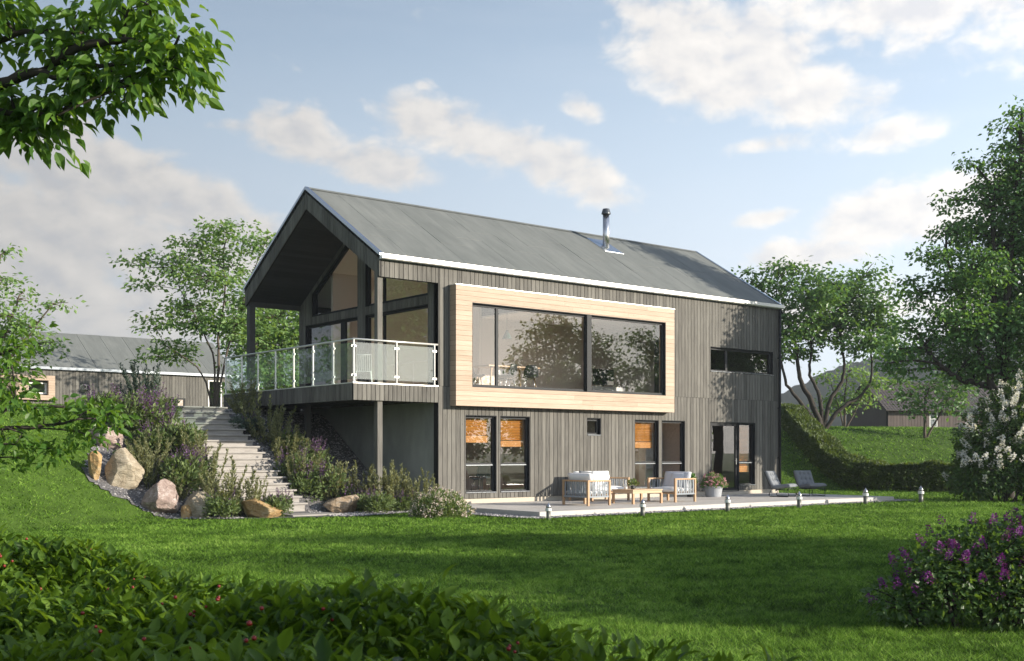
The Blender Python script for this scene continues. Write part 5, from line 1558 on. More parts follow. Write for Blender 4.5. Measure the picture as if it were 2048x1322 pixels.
PROTO = {}
SHR = {'r1': rosemary_mesh(1), 'r2': rosemary_mesh(2, 30, 110), 'r3': rosemary_mesh(3, 20, 125), 's1': sage_mesh(4, 20), 's2': sage_mesh(5, 10), 's3': sage_mesh(6, 28, 1500),
       'blue': rosemary_mesh(8, 30, 100), 'w': dome_mesh(9, 3000, 0.085, 230, 0.04, 7, 0.78, 0.66), 'pinkpot': dome_mesh(10, 1300, 0.085, 120, 0.035, 8, 0.42, 0.44),
       'tiny': dome_mesh(12, 160, 0.085, 0, 0.03, 1, 0.10, 0.17)}
RM = ('stem_green', 'leaf_rosemary')
SM = ('stem_green', 'leaf_sage', 'petal_purple')
GR = 'flowering shrubs on the bank'
for row in (
    ('rosemary_shrub', 'tall blue grey spiky shrub left of the top of the stairs', 'blue', ('stem_green', 'leaf_bluegrey'), -5.95, 6.3, 1.30, 0.3),
    ('sage_shrub', 'broad purple flowering sage above the highest pink boulder', 's3', SM, -7.05, 4.15, 1.45, 0.5),
    ('sage_shrub', 'purple and yellow green sage left of the upper steps', 's1', SM, -6.62, 3.75, 1.35, 1.9),
    ('sage_shrub', 'bushy sage crowding the left edge of the middle steps', 's2', SM, -6.25, 3.05, 1.25, 2.7),
    ('rosemary_shrub', 'olive rosemary bush leaning over the left edge of the upper steps', 'r2', RM, -6.2, 2.45, 1.02, 0.9),
    ('rosemary_shrub', 'yellow tipped rosemary behind the large tan boulder', 'r1', RM, -7.3, 2.35, 1.12, 2.2),
    ('rosemary_shrub', 'rosemary clump between the tan boulder and the pink boulder', 'r3', RM, -7.62, 1.85, 0.95, 4.2),
    ('sage_shrub', 'low green sage below the highest pink boulder', 's2', SM, -7.75, 2.75, 0.62, 4.0),
    ('sage_shrub', 'purple spiked sage behind the grey tan slab boulder', 's1', SM, -6.72, 1.45, 1.25, 3.3),
    ('sage_shrub', 'sage with few flowers beside the middle of the stairs', 's3', SM, -6.35, 1.75, 1.05, 5.4),
    ('rosemary_shrub', 'pale rosemary clump in front of the lower steps', 'r1', RM, -6.25, 0.15, 1.28, 1.1),
    ('rosemary_shrub', 'slender rosemary plumes standing before the lowest steps', 'r3', RM, -5.72, -0.12, 0.98, 0.2),
    ('sage_shrub', 'small purple sage between slab boulder and golden boulder', 's2', SM, -6.45, -0.25, 0.85, 1.4),
    ('sage_shrub', 'small green sage right of the golden boulder', 's1', SM, -5.02, -0.35, 0.78, 2.9),
    ('rosemary_shrub', 'dark rosemary under the far corner of the balcony', 'r2', RM, -3.25, 5.3, 1.05, 3.9),
    ('sage_shrub', 'bluish sage at the right edge of the upper steps', 's2', ('stem_green', 'leaf_bluegrey', 'petal_purple'), -3.75, 4.1, 0.85, 0.7),
    ('rosemary_shrub', 'large shaded rosemary right of the upper steps', 'r1', RM, -3.3, 3.75, 1.35, 5.0),
    ('rosemary_shrub', 'shaded rosemary right of the middle steps', 'r2', RM, -3.25, 2.75, 1.15, 2.0),
    ('sage_shrub', 'dark purple sage in the shade under the balcony', 's3', SM, -2.55, 2.65, 1.05, 0.1),
    ('sage_shrub', 'purple sage at the right edge of the middle steps', 's1', SM, -3.55, 1.75, 1.05, 4.6),
    ('sage_shrub', 'wide purple sage behind the rust coloured boulder', 's3', SM, -3.35, 1.0, 1.20, 3.0),
    ('rosemary_shrub', 'tall pale rosemary behind the rust coloured boulder', 'r1', RM, -2.85, 1.05, 1.28, 3.6),
    ('rosemary_shrub', 'upright rosemary left of the balcony post', 'r3', RM, -2.15, 0.75, 1.20, 0.8),
    ('rosemary_shrub', 'bushy rosemary at the foot of the balcony post', 'r2', RM, -1.75, 0.05, 1.18, 5.6),
    ('rosemary_shrub', 'rosemary right of the balcony post against the concrete wall', 'r3', RM, -1.05, 0.42, 1.22, 2.4),
    ('rosemary_shrub', 'rosemary with open plumes behind the cream flowered bush', 'r1', RM, -0.85, -0.35, 1.05, 0.5),
    ('sage_shrub', 'low green sage in front of the balcony post', 's2', SM, -2.45, -0.65, 0.80, 3.1),
    ('sage_shrub', 'purple sage between the highest boulder and the olive rosemary', 's3', SM, -7.0, 3.15, 1.05, 2.2),
    ('rosemary_shrub', 'rosemary at the left edge of the middle steps behind the purple sage', 'r3', RM, -6.3, 1.3, 1.15, 1.2),
    ('rosemary_shrub', 'rosemary on the bed between pink boulder and purple sage', 'r2', RM, -7.1, 1.25, 0.85, 0.2),
    ('sage_shrub', 'yellow green sage at the crest left of the top step', 's2', SM, -6.35, 4.6, 1.25, 0.9),
    ('sage_shrub', 'purple sage at the crest farthest left on the bed', 's1', SM, -7.65, 4.75, 1.1, 5.1),
    ('sage_shrub', 'small purple sage growing in front of the lowest steps', 's3', SM, -5.35, 0.0, 0.62, 4.4),
    ('sage_shrub', 'green sage half way up right of the steps behind the rosemary', 's2', SM, -2.9, 3.3, 1.0, 2.6),
    ('rosemary_shrub', 'rosemary right of the lower steps beside the purple sage', 'r3', RM, -3.6, 1.35, 1.0, 5.2),
    ('sage_shrub', 'purple sage between the two rosemary clumps left of the post', 's1', SM, -2.5, 0.6, 0.85, 0.4),
    ('sage_shrub', 'low sage by the rosemary against the concrete wall', 's3', SM, -1.35, -0.35, 0.7, 3.8),
    ('sage_shrub', 'low sage right of the rust coloured boulder', 's1', SM, -2.35, -0.05, 0.72, 1.0),
):
    nm, lab, k, mats, x, y, sc, rz = row
    shrub(nm, lab, 'rosemary' if nm[0] == 'r' else 'sage', k, mats, x, y, sc * 1.28, rz, GR)
shrub('flowering_bush', 'rounded bush with small cream flowers at the terrace corner', 'bush', 'w', ('stem_green', 'leaf_sage', 'petal_cream'), -1.95, -2.85, 1.0, 0.4, None)


# ------------------------------------------------------------------ lilacs
def lilac(label, loc, lobes, leaf, nleaf, pan, psize, petal, seed, rz=-YAW):
    rng = np.random.default_rng(seed)
    root = thing('lilac_bush', label, 'lilac', loc, rz)
    w, l, f = G(), G(), G()
    vol = np.array([b[3] * b[4] * b[5] for b in lobes])
    vol = vol / vol.sum()
    for b, share in zip(lobes, vol):
        c, r = np.array(b[:3]), np.array(b[3:6])
        base = np.array([c[0] * 0.35 + rng.normal() * .08, c[1] * 0.35 + rng.normal() * .08, 0])
        lim = bez(base, c, 0.1, rng, 8, 0.08)
        w.tube(lim, np.linspace(0.03, 0.012, 8), 6)
        k = int(nleaf * share)
        d = rdirs(rng, k) * (rng.uniform(0, 1, k) ** 0.42)[:, None]
        P = c + d * r
        keep = P[:, 2] > 0.03
        P, d = P[keep], d[keep]
        k = len(P)
        leaves(l, P, d + rng.normal(size=(k, 3)) * .5 + np.array([0, 0, -.25]), np.array([0, 0, 1.0]) + d * .6 + rng.normal(size=(k, 3)) * .5, leaf * rng.uniform(.65, 1.3, k), 'dia', 1.15)
        for q in range(max(2, int(14 * share * len(lobes)))):
            dd = rdirs(rng, 1)[0]
            w.tube(bez(lim[5], c + dd * r * .85, .05, rng, 4), np.linspace(.012, .004, 4), 4, cap=False)
        m = max(1, int(round(pan * share)))
        pd = rdirs(rng, m, -0.25, 1)
        pd[:, 1] = -np.abs(pd[:, 1]) * np.where(rng.uniform(size=m) < .75, 1, -1)
        for dd in pd:
            o = c + dd * r * rng.uniform(.9, 1.05)
            ax = unit(dd * .7 + np.array([0, 0, .75]) + rng.normal(size=3) * .25)
            kk = 60
            t = rng.uniform(0, 1, kk) ** 0.8
            rr_ = psize * .27 * (1 - t) ** .7 + psize * .03
            q = rdirs(rng, kk)
            q = q - (q @ ax)[:, None] * ax
            q = unit(q) * (rr_ * rng.uniform(.5, 1, kk))[:, None]
            leaves(f, o + ax * (t * psize)[:, None] + q, unit(q) + ax * .3, ax + rng.normal(size=(kk, 3)) * .5, psize * .20 * rng.uniform(.7, 1.2, kk), 'dia', 1.3)
    w.build('stems', 'bark_dark', root, smooth=True)
    l.build('foliage', 'leaf_lilac', root)
    f.build('blossom', petal, root)
    return root


x, y = -8.25, -20.3
lilac('low lilac bush with purple flower spikes in the near right corner', (x, y, hz(x, y) - .02),
      [(-.25, 0, .42, .45, .45, .40), (.25, .1, .62, .45, .45, .42), (-.62, .05, .26, .34, .38, .26), (.75, .1, .70, .45, .45, .5), (.0, .1, .70, .40, .35, .28), (1.10, .1, .95, .42, .4, .55), (.35, -.2, .28, .55, .35, .28),
       (1.45, .2, .85, .45, .5, .75), (-.45, -.1, .55, .30, .3, .26), (.95, -.15, .35, .45, .35, .35), (1.5, .1, 1.25, .35, .4, .4)],
      0.058, 13000, 135, 0.115, 'petal_lilac', 21)
x, y = 17.1, -7.2
lilac('tall lilac bush covered in white flower spikes', (x, y, hz(x, y) - .02),
      [(-.3, 0, 1.3, 1.1, 1.0, 1.1), (.7, 0, 2.1, 1.2, 1.1, 1.3), (-.85, 0, .8, .85, .8, .75), (.2, 0, 2.9, .9, .9, .8), (1.3, 0, 3.3, .9, .9, .9), (1.4, 0, 1.2, 1.3, 1.1, 1.1), (-.65, 0, 2.1, .8, .8, .85), (2.2, 0, 2.2, 1.2, 1.2, 1.6), (0.7, 0, 3.5, .6, .7, .5)],
      0.13, 27000, 260, 0.30, 'petal_white', 22)


# ------------------------------------------------------------------ hedges
def hedge(label, line, width, hgt, leaf, dens, mat, seed, rough=0.06, cat='hedge'):
    """clipped hedge along a ground line: leaves in a skin over a twiggy core"""
    rng = np.random.default_rng(seed)
    pl = np.array(line, float)
    seg = np.linalg.norm(np.diff(pl, axis=0), axis=1)
    cum = np.concatenate([[0], np.cumsum(seg)])
    Lh = cum[-1]
    o0 = (pl[0][0], pl[0][1], hz(*pl[0]))
    root = thing('hedge', label, cat, o0)
    n = int(dens * Lh * (width + 2 * hgt))
    s = rng.uniform(0, Lh, n)
    c = np.stack([np.interp(s, cum, pl[:, 0]), np.interp(s, cum, pl[:, 1])], -1)
    tan = np.stack([np.interp(s, (cum[:-1] + cum[1:]) / 2, np.diff(pl[:, k]) / seg) for k in (0, 1)], -1)
    tan = unit(tan)
    nor = np.stack([tan[:, 1], -tan[:, 0]], -1)
    per = rng.uniform(0, width + 2 * hgt, n)
    off = np.where(per < hgt, -width / 2, np.where(per > hgt + width, width / 2, per - hgt - width / 2))
    zz = np.where(per < hgt, per, np.where(per > hgt + width, width + 2 * hgt - per, hgt))
    dep = rng.exponential(rough, n)
    wob = 0.07 * np.sin(s * 2.1) + 0.05 * np.sin(s * 5.3 + 1)
    top = (per >= hgt) & (per <= hgt + width)
    sgn = np.where(per < hgt, -1, 1)
    off2 = np.where(top, off, off - sgn * dep + sgn * wob * .6)
    z2 = np.where(top, zz - dep + wob, zz)
    P = np.concatenate([c + nor * off2[:, None], z2[:, None]], 1)
    P[:, 2] += height(P[:, 0], P[:, 1]) - o0[2]
    outd = np.where(top[:, None], np.array([0, 0, 1.0]), np.concatenate([nor * sgn[:, None], np.full((n, 1), .35)], 1))
    g = G()
    P[:, 0] -= o0[0]
    P[:, 1] -= o0[1]
    leaves(g, P, outd + rng.normal(size=(n, 3)) * .65, outd + rng.normal(size=(n, 3)) * .6, leaf * rng.uniform(.6, 1.3, n), 'dia', 1.1)
    g.build('foliage', mat, root)
    w = G()
    for q in np.arange(0.2, Lh, 0.32):
        cx, cy = np.interp(q, cum, pl[:, 0]), np.interp(q, cum, pl[:, 1])
        b = np.array([cx - o0[0], cy - o0[1], hz(cx, cy) - o0[2] - .05])
        for k in range(5):
            e = b + np.array([rng.uniform(-.3, .3) , rng.uniform(-.3, .3), hgt * rng.uniform(.6, .9)]) * np.array([width, width, 1])
            w.tube(bez(b, e, .05, rng, 4), np.linspace(.016, .006, 4), 4, cap=False)
    w.build('branches', 'bark_dark', root)
    return root


hedge('long clipped hedge climbing the slope right of the house', [(25.5, -4.2), (24.1, -1.4), (23.35, 2.5), (23.6, 3.6), (25.6, 6.2), (28.2, 9.2), (30.9, 12.2)], 1.0, 1.1, 0.13, 560, 'leaf_boxhedge', 31)
hedge('clipped hedge at the far left before the low neighbouring house', [(-13.5, 16.0), (-9.2, 20.8), (-6.0, 24.4)], 0.9, 0.95, 0.13, 350, 'leaf_mid', 32)


def berry_hedge():
    rng = np.random.default_rng(40)
    a, b = np.array([-16.85, -18.3]), np.array([-15.9, -25.6])
    root = thing('hedge', 'near hedge of broad glossy leaves with small red berries', 'hedge', (-16.6, -22, hz(-16.6, -22)))
    R0 = np.array([-16.6, -22, hz(-16.6, -22)])
    d = b - a
    Ln = np.linalg.norm(d)
    d /= Ln
    nrm = np.array([d[1], -d[0]])
    if nrm[0] > 0:
        nrm = -nrm
    Wd, Ht = 1.75, 1.24
    n = 90000
    s = rng.uniform(0, Ln, n)
    t = rng.uniform(-0.03, 1, n) * Wd
    # top skin, with a rounded far shoulder and a leafy far face
    face = rng.uniform(size=n) < 0.22
    bump_ = 0.06 * np.sin(s * 2.6 + 1.2 * np.sin(t * 3)) + 0.045 * np.sin(s * 6.1 + t * 4.4) + 0.03 * np.sin(t * 9 + s * 2)
    z = Ht + bump_ - 0.16 * np.exp(-(t / 0.16) ** 2) - rng.exponential(0.075, n) + 0.05 * (rng.uniform(size=n) < .03) - 0.13 * s / Ln
    t = np.where(face, rng.exponential(0.05, n) - 0.02, t)
    z = np.where(face, rng.uniform(0.15, Ht - .08, n), z)
    P = np.concatenate([a + d * s[:, None] + nrm * t[:, None], z[:, None]], 1) - np.array([R0[0], R0[1], 0])
    tw = rng.uniform(0, 2 * pi, n)
    D = np.stack([np.cos(tw), np.sin(tw), rng.uniform(0.0, 2.2, n)], -1)
    D[face, :2] += -nrm * 1.2
    N = np.stack([-np.cos(tw) * .7, -np.sin(tw) * .7, np.ones(n)], -1) + rng.normal(size=(n, 3)) * .3
    # keep the space round the viewpoint free
    C = np.array([-18.138, -25.794, 1.42]) - R0
    ok = np.linalg.norm(P - C, axis=1) > 1.9
    g = G()
    leaves(g, P[ok], D[ok], N[ok], 0.052 * rng.uniform(.45, 1.3, ok.sum()), 'oval', 0.84)
    g.build('foliage', 'leaf_hedge', root, smooth=True)
    w = G()
    for k in range(520):
        s_, t_ = rng.uniform(0, Ln), rng.uniform(0.1, 1) * Wd
        p = a + d * s_ + nrm * t_ - R0[:2]
        e = np.array([p[0] + rng.uniform(-.2, .2), p[1] + rng.uniform(-.2, .2), Ht - rng.uniform(.14, .26)])
        w.tube(bez((p[0], p[1], rng.uniform(0, .5)), e, .04, rng, 5, .06), np.linspace(.009, .003, 5), 5, cap=False)
    w.build('branches', 'bark_dark', root)
    bb = G()
    k = 0
    ico = np.array([(0, 0, 1), (.894, 0, .447), (.276, .851, .447), (-.724, .526, .447), (-.724, -.526, .447), (.276, -.851, .447),
                    (.724, .526, -.447), (-.276, .851, -.447), (-.894, 0, -.447), (-.276, -.851, -.447), (.724, -.526, -.447), (0, 0, -1)])
    icf = [(0, 1, 2), (0, 2, 3), (0, 3, 4), (0, 4, 5), (0, 5, 1), (1, 6, 2), (2, 7, 3), (3, 8, 4), (4, 9, 5), (5, 10, 1), (6, 7, 2), (7, 8, 3), (8, 9, 4), (9, 10, 5), (10, 6, 1), (6, 11, 7), (7, 11, 8), (8, 11, 9), (9, 11, 10), (10, 11, 6)]
    cen = []
    for k in range(140):
        s_, t_ = rng.uniform(0, Ln), rng.uniform(0, 1) * Wd
        z_ = Ht + 0.06 * math.sin(s_ * 2.6 + 1.2 * math.sin(t_ * 3)) - rng.uniform(-.03, .03) - 0.14 * math.exp(-(t_ / .16) ** 2) - .06 * s_ / Ln
        p = a + d * s_ + nrm * t_ - R0[:2]
        for q in range(rng.integers(1, 5)):
            cen.append((p[0] + rng.normal() * .011, p[1] + rng.normal() * .011, z_ + rng.normal() * .011))
    cen = np.array(cen)
    bb.arr(cen[:, None] + ico[None] * (0.0052 * rng.uniform(.8, 1.25, len(cen)))[:, None, None], icf)
    tag(bb.build('berries', 'berry', root, smooth=True), kind='stuff')


berry_hedge()


# ------------------------------------------------------------------ garden furniture
FZ = -0.045


def cushion(g, x0, x1, y0, y1, z0, z1, puff=0.03, n=8, rot=None, c=None):
    """padded block with rounded edges"""
    u = np.linspace(-1, 1, n)
    A, B = np.meshgrid(u, u, indexing='ij')
    ex = (1 - np.abs(A) ** 6) * (1 - np.abs(B) ** 6)
    e = ex ** 0.5
    hx, hy, hz_ = (x1 - x0) / 2, (y1 - y0) / 2, (z1 - z0) / 2
    sx = A * hx
    sy = B * hy
    up = hz_ * (0.45 + 0.55 * e) + puff * (1 - A ** 2) * (1 - B ** 2)
    V = np.concatenate([np.stack([sx, sy, up], -1).reshape(-1, 3), np.stack([sx, sy, -up], -1).reshape(-1, 3)])
    if rot is not None:
        V = V @ np.array(rot.to_3x3()).T
    V = V + np.array(c if c is not None else ((x0 + x1) / 2, (y0 + y1) / 2, (z0 + z1) / 2))
    F, m = [], n * n
    for i in range(n - 1):
        for j in range(n - 1):
            a = i * n + j
            F.append((a, a + n, a + n + 1, a + 1))
            F.append((m + a, m + a + 1, m + a + n + 1, m + a + n))
    ring = [i for i in range(n)] + [i * n + n - 1 for i in range(1, n)] + [(n - 1) * n + j for j in range(n - 2, -1, -1)] + [i * n for i in range(n - 2, 0, -1)]
    for a, b in zip(ring, ring[1:] + ring[:1]):
        F.append((a, b, m + b, m + a))
    g.add(V, F)


def outdoor_seat(name, label, cat, loc, rz, wid, dep, backc, group):
    """teak posts and rails, bent grey straps on back and sides, white seat and back cushions; faces local -Y"""
    t = thing(name, label, cat, loc, rz, group)
    H, p = 0.70, 0.06
    for sx in (-1, 1):
        for y in (p / 2, dep - p / 2):
            cx = sx * (wid / 2 - p / 2)
            G().box(cx - p / 2, cx + p / 2, y - p / 2, y + p / 2, 0.0, H - 0.045).build('leg', 'teak', t, bevel=0.004)
    g = G()
    g.box(-wid / 2, -wid / 2 + p, 0.0, dep, H - 0.044, H)
    g.build('arm_rail', 'teak', t, bevel=0.004)
    G().box(wid / 2 - p, wid / 2, 0.0, dep, H - 0.044, H).build('arm_rail', 'teak', t, bevel=0.004)
    G().box(-wid / 2 + p + .001, wid / 2 - p - .001, dep - p, dep, H - 0.0445, H - .0005).build('back_rail', 'teak', t, bevel=0.004)

    def strap_panel(ax, fixed, a, b):
        g = G()
        bx = (lambda u0, u1, v0, v1, z0, z1: g.box(u0, u1, v0, v1, z0, z1)) if ax == 'x' else (lambda u0, u1, v0, v1, z0, z1: g.box(v0, v1, u0, u1, z0, z1))
        bx(a, b, fixed - .02, fixed + .02, 0.22, 0.265)
        n = int((b - a) / 0.092)
        for k in range(n):
            c = a + (k + .5) * (b - a) / n
            for q in range(5):            # each strap bows outwards a little and twists
                z0, z1 = 0.265 + q * (H - .31) / 5, 0.265 + (q + 1) * (H - .31) / 5
                w = 0.024 - 0.004 * sin(pi * (q + .5) / 5)
                of = 0.013 * sin(pi * (q + .5) / 5) * (1 if k % 2 else -1)
                bx(c - w, c + w, fixed - .006 + of, fixed + .006 + of, z0, z1)
        return g.build('strap_panel', 'strap_grey', t)
    strap_panel('y', -wid / 2 + p / 2, p, dep - p)
    strap_panel('y', wid / 2 - p / 2, p, dep - p)
    strap_panel('x', dep - p / 2, -wid / 2 + p, wid / 2 - p)
    G().box(-wid / 2 + p + .002, wid / 2 - p - .002, 0.03, dep - p - .03, 0.235, 0.275).build('seat_frame', 'teak', t)
    ns = max(1, round((wid - .1) / .75))
    ww = (wid - 2 * p - .01) / ns
    for k in range(ns):
        xa = -wid / 2 + p + .005 + k * ww
        g = G()
        cushion(g, xa + .003, xa + ww - .003, 0.0, dep - p - .02, 0.28, 0.42)
        g.build('seat_cushion', 'fabric_white', t, smooth=True)
        g = G()
        cushion(g, -ww / 2 + .01, ww / 2 - .01, -.25, .25, -.075, .075, rot=Matrix.Rotation(radians(72), 3, 'X'), c=(xa + ww / 2, dep - p - .17, 0.64))
        g.build('back_cushion', backc, t, smooth=True)
    return t


def pillow(label, loc, size, rot, mat):
    g = G()
    cushion(g, -size / 2, size / 2, -size / 2, size / 2, -.03, .03, puff=0.055)
    o = g.build('pillow', mat, smooth=True)
    o.location = loc
    o.rotation_euler = rot
    tag(o, label, 'pillow', 'loose pillows on the terrace seats')


OG = 'teak seats with grey straps on the terrace'
outdoor_seat('armchair', 'teak strap armchair at the left of the table, seen from behind its white back cushion', 'armchair', (3.55, -2.70, FZ), radians(90), 1.06, 0.86, 'fabric_white', OG)
outdoor_seat('outdoor_sofa', 'teak two seat strap sofa standing close to the house wall', 'sofa', (5.36, -1.36, FZ), 0, 1.56, 1.05, 'fabric_white', OG)
outdoor_seat('armchair', 'teak strap armchair right of the coffee table with pale lilac back cushion', 'armchair', (6.18, -2.62, FZ), radians(-90), 1.14, 0.90, 'fabric_pale', OG)
pillow('grey patterned pillow leaning in the left corner of the sofa', (4.92, -0.75, 0.62), 0.46, (radians(68), 0.1, radians(-18)), 'fabric_grey')
pillow('white square pillow beside the grey patterned one', (5.25, -0.80, 0.60), 0.44, (radians(62), -0.1, radians(12)), 'fabric_white')
pillow('lilac grey pillow on the right hand armchair', (6.72, -2.75, 0.60), 0.42, (radians(70), 0, radians(-80)), 'fabric_pale')

t = thing('coffee_table', 'low teak coffee table between the terrace seats', 'table', (4.98, -2.83, FZ))
g = G()
for k in range(7):
    y = -0.43 + k * 0.123
    g.box(-0.60, 0.60, y + .002, y + .121, 0.375, 0.405)
g.build('tabletop', 'table_oak', t)
g = G().box(-.56, .56, -.41, -.385, .30, .3745)
g.box(-.56, .56, .385, .41, .30, .3745)
g.box(-.585, -.5605, -.41, .41, .30, .3745)
g.box(.5605, .585, -.41, .41, .30, .3745)
g.build('apron', 'table_oak', t)
for sx in (-1, 1):
    for sy in (-1, 1):
        G().box(sx * .565 - .032, sx * .565 + .032, sy * .40 - .032, sy * .40 + .032, 0.0, 0.2995).build('leg', 'teak', t, bevel=0.004)
TZ = FZ + 0.405
t = thing('potted_plant', 'small green plant in a black pot on the coffee table', 'plant', (4.82, -2.80, TZ))
G().lathe([(0.045, 0), (0.062, 0.03), (0.062, 0.10), (0.054, 0.10), (0.05, 0.085)], 16).build('pot', 'black_plastic', t, smooth=True)
rng_ = np.random.default_rng(90)
g = G()
d = rdirs(rng_, 130, -.1, 1)
leaves(g, np.array([0, 0, .12]) + d * rng_.uniform(.02, .15, 130)[:, None] * np.array([1, 1, 1.1]), d + np.array([0, 0, .3]), rdirs(rng_, 130, .2, 1), rng_.uniform(.05, .09, 130), 'dia', 1.2)
g.build('foliage', 'leaf_sage', t)
o = G().lathe([(0.035, 0), (0.05, 0.03), (0.05, 0.12), (0.022, 0.17), (0.02, 0.25), (0.026, 0.26)], 16).build('bottle', 'white_lacquer', smooth=True, loc=(4.62, -2.72, TZ))
tag(o, 'white bottle vase on the coffee table left of the small plant', 'vase')

t = thing('flower_pot', 'round grey pot of pink flowers beside the terrace door', 'flower pot', (10.30, -1.05, FZ))
G().lathe([(0.245, 0), (0.255, 0.02), (0.30, 0.30), (0.335, 0.305), (0.335, 0.355), (0.30, 0.355), (0.29, 0.31), (0.05, 0.31)], 32).build('pot', 'pot_grey', t, smooth=False)
for (nm, gg), m in zip(zip(('stems', 'foliage', 'blossom'), SHR['pinkpot']), ('stem_green', 'leaf_mid', 'petal_pink')):
    o = gg.build(nm, m, t)
    o.location = (0, 0, 0.30)
t = thing('flower_pot', 'dark leaved plant in a black pot between the armchair and the pink flowers', 'flower pot', (9.55, -0.75, FZ))
G().lathe([(0.13, 0), (0.16, 0.22), (0.175, 0.225), (0.175, 0.25), (0.15, 0.25), (.14, .22)], 24).build('pot', 'black_plastic', t, smooth=False)
g = G()
d = rdirs(rng_, 260, -.1, 1)
leaves(g, np.array([0, 0, .45]) + d * rng_.uniform(.02, .26, 260)[:, None] * np.array([.7, .7, 1.1]), d + np.array([0, 0, .3]), rdirs(rng_, 260, .2, 1), rng_.uniform(.08, .13, 260), 'dia', 1.0)
g.build('foliage', 'leaf_dark', t)


def lounge(label, x, y, rz):
    """low lounger: black tube sled frame, one long tufted pad bent into seat and back; faces local -Y"""
    t = thing('lounge_chair', label, 'lounge chair', (x, y, FZ), rz, 'grey padded lounge chairs')
    wd = 0.70
    prof = [(-0.42, 0.335), (-0.30, 0.345), (-0.12, 0.315), (0.06, 0.285), (0.17, 0.30), (0.24, 0.38), (0.32, 0.55), (0.39, 0.71), (0.44, 0.83)]
    q = np.array(prof)
    s = np.concatenate([[0], np.cumsum(np.linalg.norm(np.diff(q, axis=0), axis=1))])
    nu, nv = 25, 49
    tt = np.linspace(0, s[-1], nv)
    C = np.stack([np.interp(tt, s, q[:, k]) for k in (0, 1)], -1)
    for _ in range(4):
        C[1:-1] = (C[:-2] + 2 * C[1:-1] + C[2:]) / 4
    T = np.gradient(C, axis=0)
    T /= np.linalg.norm(T, axis=1)[:, None]
    Nn = np.stack([-T[:, 1], T[:, 0]], -1)
    U = np.linspace(-1, 1, nu)
    A, B = np.meshgrid(U, np.linspace(0, 1, nv), indexing='ij')
    edge = ((1 - np.abs(A) ** 8) * (1 - np.abs(2 * B - 1) ** 14)) ** 0.5
    tuft = np.zeros_like(A)
    for cu in (-.5, 0, .5):
        for cv in (.14, .33, .55, .72, .88):
            tuft += np.exp(-(((A - cu) / .13) ** 2 + ((B - cv) / .035) ** 2))
    groove = 0.35 * (np.exp(-((np.abs(A) - .5) / .06) ** 2) + np.exp(-(A / .06) ** 2))
    th = 0.045 + 0.055 * edge - 0.06 * np.minimum(tuft, 1) - 0.035 * groove
    X = A * wd / 2
    up = np.stack([X, C[None, :, 0] + Nn[None, :, 0] * th, C[None, :, 1] + Nn[None, :, 1] * th], -1)
    dn = np.stack([X, C[None, :, 0] - Nn[None, :, 0] * .03 * edge, C[None, :, 1] - Nn[None, :, 1] * .03 * edge], -1)
    V = np.concatenate([up.reshape(-1, 3), dn.reshape(-1, 3)])
    m = nu * nv
    F = []
    for i in range(nu - 1):
        for j in range(nv - 1):
            a = i * nv + j
            F += [(a, a + nv, a + nv + 1, a + 1), (m + a, m + a + 1, m + a + nv + 1, m + a + nv)]
    ring = list(range(nv)) + [i * nv + nv - 1 for i in range(1, nu)] + [(nu - 1) * nv + j for j in range(nv - 2, -1, -1)] + [i * nv for i in range(nu - 2, 0, -1)]
    F += [(a, b, m + b, m + a) for a, b in zip(ring, ring[1:] + ring[:1])]
    g = G()
    g.add(V, F)
    g.build('cushion', 'fabric_grey', t, smooth=True)
    for sx in (-1, 1):
        x_ = sx * wd / 2 * .92
        pl = [(x_, 0.46, 0.80), (x_, 0.30, 0.42), (x_, 0.22, 0.27), (x_, 0.30, 0.06), (x_, 0.27, 0.016), (x_, 0.20, 0.012), (x_, -0.30, 0.012), (x_, -0.36, 0.02), (x_, -0.38, 0.06), (x_, -0.33, 0.26), (x_, -0.40, 0.275)]
        G().tube(pl, 0.016, 8).build('side_frame', 'black_plastic', t, smooth=True)
    for yy, zz in ((0.46, 0.80), (0.20, 0.25), (-0.33, 0.262), (0.05, 0.235)):
        G().tube([(-wd / 2 * .92, yy, zz), (wd / 2 * .92, yy, zz)], 0.014, 8).build('cross_bar', 'black_plastic', t, smooth=True)
    return t


lounge('grey tufted lounge chair nearer the house wall', 12.05, -2.45, radians(16))
lounge('grey tufted lounge chair at the far right of the terrace', 13.45, -2.55, radians(-14))


# ------------------------------------------------------------------ bollard lamps along the terrace
def bollard():
    t = thing('bollard_light', '', 'garden light')
    G().lathe([(0.056, -0.05), (0.056, 0.235)], 20).build('post', 'bollard_olive', t, smooth=True)
    G().lathe([(0.060, 0.2355), (0.078, 0.24), (0.078, 0.305), (0.060, 0.312)], 24).build('lamp_ring', 'lamp_glass', t, smooth=False)
    g = G().lathe([(0.058, 0.3125), (0.060, 0.345), (0.050, 0.385), (0.028, 0.415), (0.012, 0.425), (0.012, 0.445), (0.004, 0.45)], 20)
    g.build('lamp_dome', 'steel', t, smooth=True)
    g = G()
    for k in range(3):
        g.lathe([(0.066, 0.322 + k * .022), (0.068, 0.326 + k * .022), (0.052, 0.332 + k * .022)], 20)
    g.build('louvre', 'steel_dark', t)
    return t


